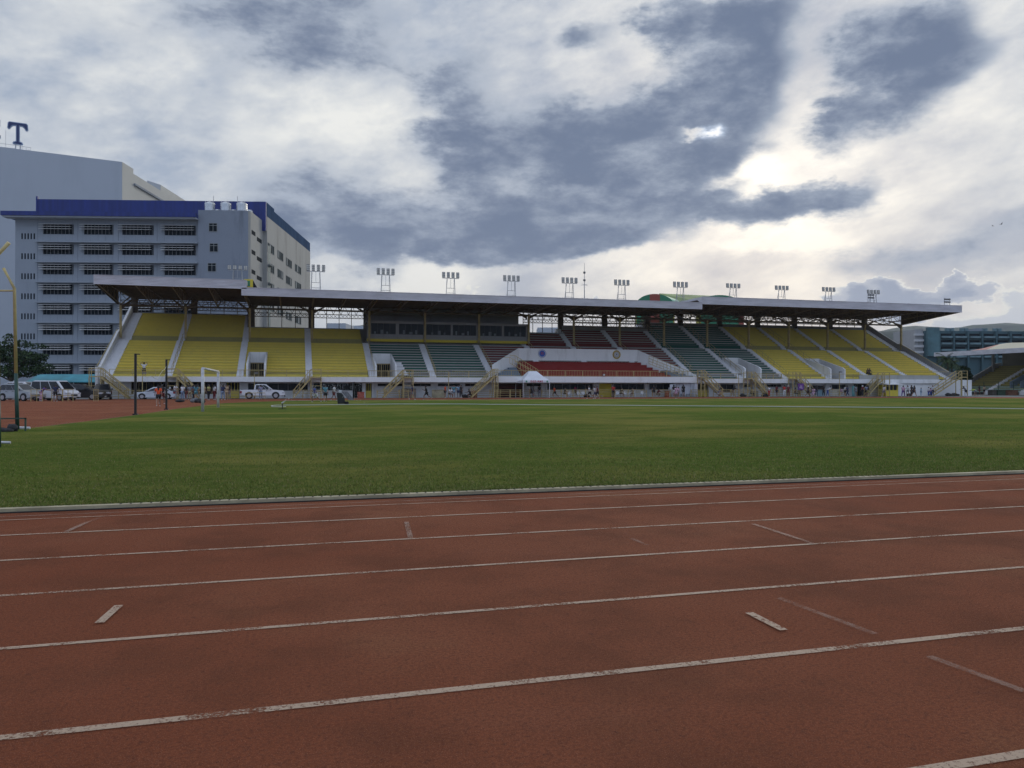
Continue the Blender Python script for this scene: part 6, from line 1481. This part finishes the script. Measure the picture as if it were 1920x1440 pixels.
person(591.5, 'run2', 'blue', 'white', 'runner in blue top and white shorts in front of the stair tower', 250, py=754.5, wl=S)
person(610, 'walk', 'teal', 'black', 'walker in dark teal top and black shorts second in the trio', 180, py=753.5, wl=S)
person(626, 'walk', 'white', 'dred', 'walker in white top and maroon shorts, last of the trio', 75, py=751.5, wl=S, bag=1)
person(772.5, 'walk', 'navy', 'grey', 'walker in navy top and grey shorts under the green tiers', 80, py=749.5, wl=S)
person(800, 'run', 'black', 'black', 'runner all in black right of the walker in navy', 270, py=750.5, wl=S)
person(834.5, 'stand', 'orange', 'black', 'person in orange top at the left of the lamp post', 60, v=100.9, wl=S)
person(843.5, 'sit', 'white', 'black', 'person in white sitting low beside the lamp post', 20, v=100.2, z=0.0, wl=S)
person(851, 'stand', 'teal', 'pblue', 'footballer in pale teal kit, first of three standing in a row', 350, v=101, wl=S)
person(859.5, 'stand2', 'pblue', 'navy', 'footballer in pale blue top and navy shorts', 10, v=100.9, wl=S)
person(864.8, 'stand', 'black', 'black', 'person in black beside the footballer in pale blue', 300, v=100.7, wl=T_)
person(882.5, 'squat', 'black', 'black', 'person in black crouching next to the red box', 270, v=101, wl=S)
person(997, 'run', 'black', 'black', 'runner in black under the white canopy tent', 260, py=745.8, wl=S)
person(999.5, 'stand', 'grey', 'grey', 'person in grey behind the runner in black at the tent', 90, v=101.2, wl=T_)
person(1011.5, 'stand', 'black', 'grey', 'slim person in black at the right of the tent', 180, v=101.3, wl=T_)
person(1040.5, 'run2', 'orange', 'black', 'runner in bright orange right of the tent', 255, v=100.9, wl=S)
person(1058, 'sit', 'black', 'black', 'person in black seated on a white chair left of the pink runner', 60, v=101.8, wl=S)
person(1079, 'walk', 'pink', 'black', 'runner in bright pink top in front of the chairs', 230, py=744.6, wl=S)
person(1106, 'run', 'white', 'black', 'runner in white top, left of the running group', 260, py=747.8, wl=S)
person(1116.5, 'run2', 'white', 'navy', 'runner in white and navy in the middle of the running group', 265, py=748, wl=S)
person(1121, 'run', 'dred', 'black', 'runner in dark red at the back of the running group', 250, py=747, wl=S)
person(1150, 'stand2', 'red', 'black', 'person in a red shirt at the right of the yellow door', 330, v=101.1, wl=S)
person(1164, 'sit', 'black', 'navy', 'person in black sitting by the window right of the red shirt', 40, v=102.3, wl=S)
person(1187, 'sit', 'grey', 'black', 'person in grey sitting at the end of the chair row', 300, v=101.8, wl=S)
person(1226, 'stand2', 'black', 'black', 'man in black shirt and shorts between two yellow barriers', 160, v=100.9, wl=S, h=1.04)
person(1232.5, 'squat', 'dred', 'khaki', 'person crouching beside the man in black shirt', 90, v=101.2, wl=S)
person(1263.5, 'stand', 'black', 'white', 'person in black top and white shorts before the chair stacks', 180, v=101, wl=S)
person(1267.5, 'stand2', 'ppink', 'ppink', 'child in pale pink nearest the field before the chair stacks', 0, py=747.2, wl=S, h=.88)
person(1272, 'stand', 'ppink', 'grey', 'child in pink and grey beside the chair stacks', 20, v=100.5, wl=S, h=.85)
person(1281.5, 'stand', 'black', 'black', 'person in black standing against the middle chair stack', 180, v=101, wl=S, h=1.05)
person(1346.5, 'squat', 'grey', 'white', 'person sitting on the ground at the foot of the staircase', 30, v=100.8, wl=S)
person(1374, 'lean', 'black', 'khaki', 'person in black leaning forward left of the thin post', 100, v=100.9, wl=T_)
person(1408, 'sit', 'black', 'black', 'person in black sitting behind the barrier under the portal stairs', 30, v=102.6, wl=T_)
person(1442, 'stand2', 'white', 'red', 'person in white top and red trousers below the last green tiers', 20, v=101, wl=T_, h=.92)
person(1456.5, 'stand', 'dred', 'black', 'person in dark red before the dark doorway', 200, v=101.2, wl=S)
person(1470.5, 'stand', 'red', 'white', 'man in bright red shirt and white trousers', 180, v=100.8, wl=T_, h=1.02)
person(1478, 'stand2', 'dred', 'dred', 'person with white cap in maroon next to the bright red shirt', 340, v=101, wl=T_, cap='white')
person(1490, 'sit', 'dred', 'black', 'person in maroon seated under the banner staircase', 60, v=101.9, wl=T_)
person(1500, 'sit', 'navy', 'black', 'person in navy seated under the purple banner', 320, v=101.9, wl=T_)
person(1515, 'walk', 'black', 'black', 'walker in black with a white cap below the yellow tiers', 70, py=744.6, wl=S, cap='white')
person(1521, 'sit', 'navy', 'grey', 'person in navy seated behind the walker with the white cap', 90, v=101.5, wl=T_)
person(1530.5, 'stand', 'black', 'navy', 'person in black standing left of the grey blue panel', 150, v=101.5, wl=T_)
person(1526, 'sit', 'ppink', 'ppink', 'person in pale pink seated left of the grey blue panel', 300, v=101.2, wl=T_)
person(1544.5, 'stand2', 'black', 'black', 'person in black standing right of the grey blue panel', 270, v=101.3, wl=T_)
person(1551.8, 'lean', 'white', 'blue', 'person in a white shirt stooping beside a chair', 60, v=100.8, wl=T_)
person(1578, 'sit', 'ppink', 'tan', 'person in pale pink seated right of the cream counter', 280, v=101.3, wl=T_)
person(1584.5, 'stand', 'white', 'black', 'person in white close beside the navy figure', 90, v=101, wl=S, h=.95)
person(1589, 'walk', 'navy', 'navy', 'tall person in navy walking right of the cream counter', 200, py=743.6, wl=T_)
person(1604.5, 'stand', 'grey', 'grey', 'person in grey left of the man in maroon with a cap', 170, v=101.2, wl=S)
person(1617.5, 'stand2', 'dred', 'black', 'man in maroon shirt with a white cap left of the kiosk stairs', 190, v=101, wl=T_, cap='white')
person(1624.5, 'stand', 'plaid', 'black', 'person in pale plaid at the foot of the kiosk stairs', 150, v=101, wl=S)
person(1627.5, 'walk', 'black', 'yel', 'person in black with a yellow bag at the kiosk stairs', 60, v=100.5, wl=S, shoe=0)
for j, (px, lab) in enumerate(((1626, 'left one of two dark figures sitting low on the yellow tiers'), (1629.5, 'right one of two dark figures sitting low on the yellow tiers'))): person(px, 'sit', 'black', 'black', lab, 10, v=104.6, z=Z0 + .38, wl=T_)
person(1657.5, 'walk', 'white', 'grey', 'person in white shirt walking in front of the kiosk', 90, py=744, wl=S)
person(1693.5, 'walk', 'ppink', 'purple', 'person in pale pink top before the white end wall', 120, py=744.5, wl=T_)
person(1702, 'stand2', 'white', 'grey', 'person in white shirt reaching left near the two in black', 290, v=101, wl=S)
person(1709, 'stand', 'black', 'black', 'left one of two people in black before the end wall', 10, py=744, wl=T_)
person(1714, 'walk', 'black', 'black', 'right one of two people in black before the end wall', 80, py=744.2, wl=S)
person(1726.8, 'stand', 'pblue', 'pblue', 'child in pale blue beside a small metal frame', 30, v=101.5, wl=T_, h=.78)
person(1741, 'stand', 'white', 'blue', 'child in white and blue, left of three at the tall stairs', 10, v=101, wl=T_, h=.85)
person(1745, 'stand2', 'ppink', 'blue', 'small child between two others at the tall stairs', 350, v=101.2, wl=T_, h=.75)
person(1748.8, 'stand', 'white', 'navy', 'person in white holding something, right of three at the tall stairs', 300, v=101.1, wl=T_, cap='navy')
person(1811, 'lean', 'grey', 'black', 'stooping person in grey right of the tall stairs', 260, py=742.8, wl=S)
person(1828.5, 'bend', 'neon', 'grey', 'person in neon yellow bending down at the far right', 170, py=743, wl=S)
person(1836.5, 'stand', 'black', 'dred', 'person in black right of the neon yellow shirt', 200, py=741, wl=S)
person(1845.5, 'stand', 'tan', 'black', 'person in beige at the far right by the fence', 90, py=740.6, wl=S)
# ---------------------------------------------------------------- humid air
hz_ = MB(); hz_.box(-3200, 4200, -700, 5200, -1.5, 420)
hm = bpy.data.materials.new('humid_air'); hm.use_nodes = True; hn = hm.node_tree; hn.nodes.clear()
pv = hn.nodes.new('ShaderNodeVolumePrincipled'); pv.inputs['Color'].default_value = (.82, .88, 1, 1); pv.inputs['Density'].default_value = .00012; pv.inputs['Anisotropy'].default_value = .2
ho = hn.nodes.new('ShaderNodeOutputMaterial'); hn.links.new(pv.outputs[0], ho.inputs['Volume'])
hob = hz_.build('haze', hm); hob['kind'] = 'stuff'; hob['label'] = 'pale humid air that fades the far hills'
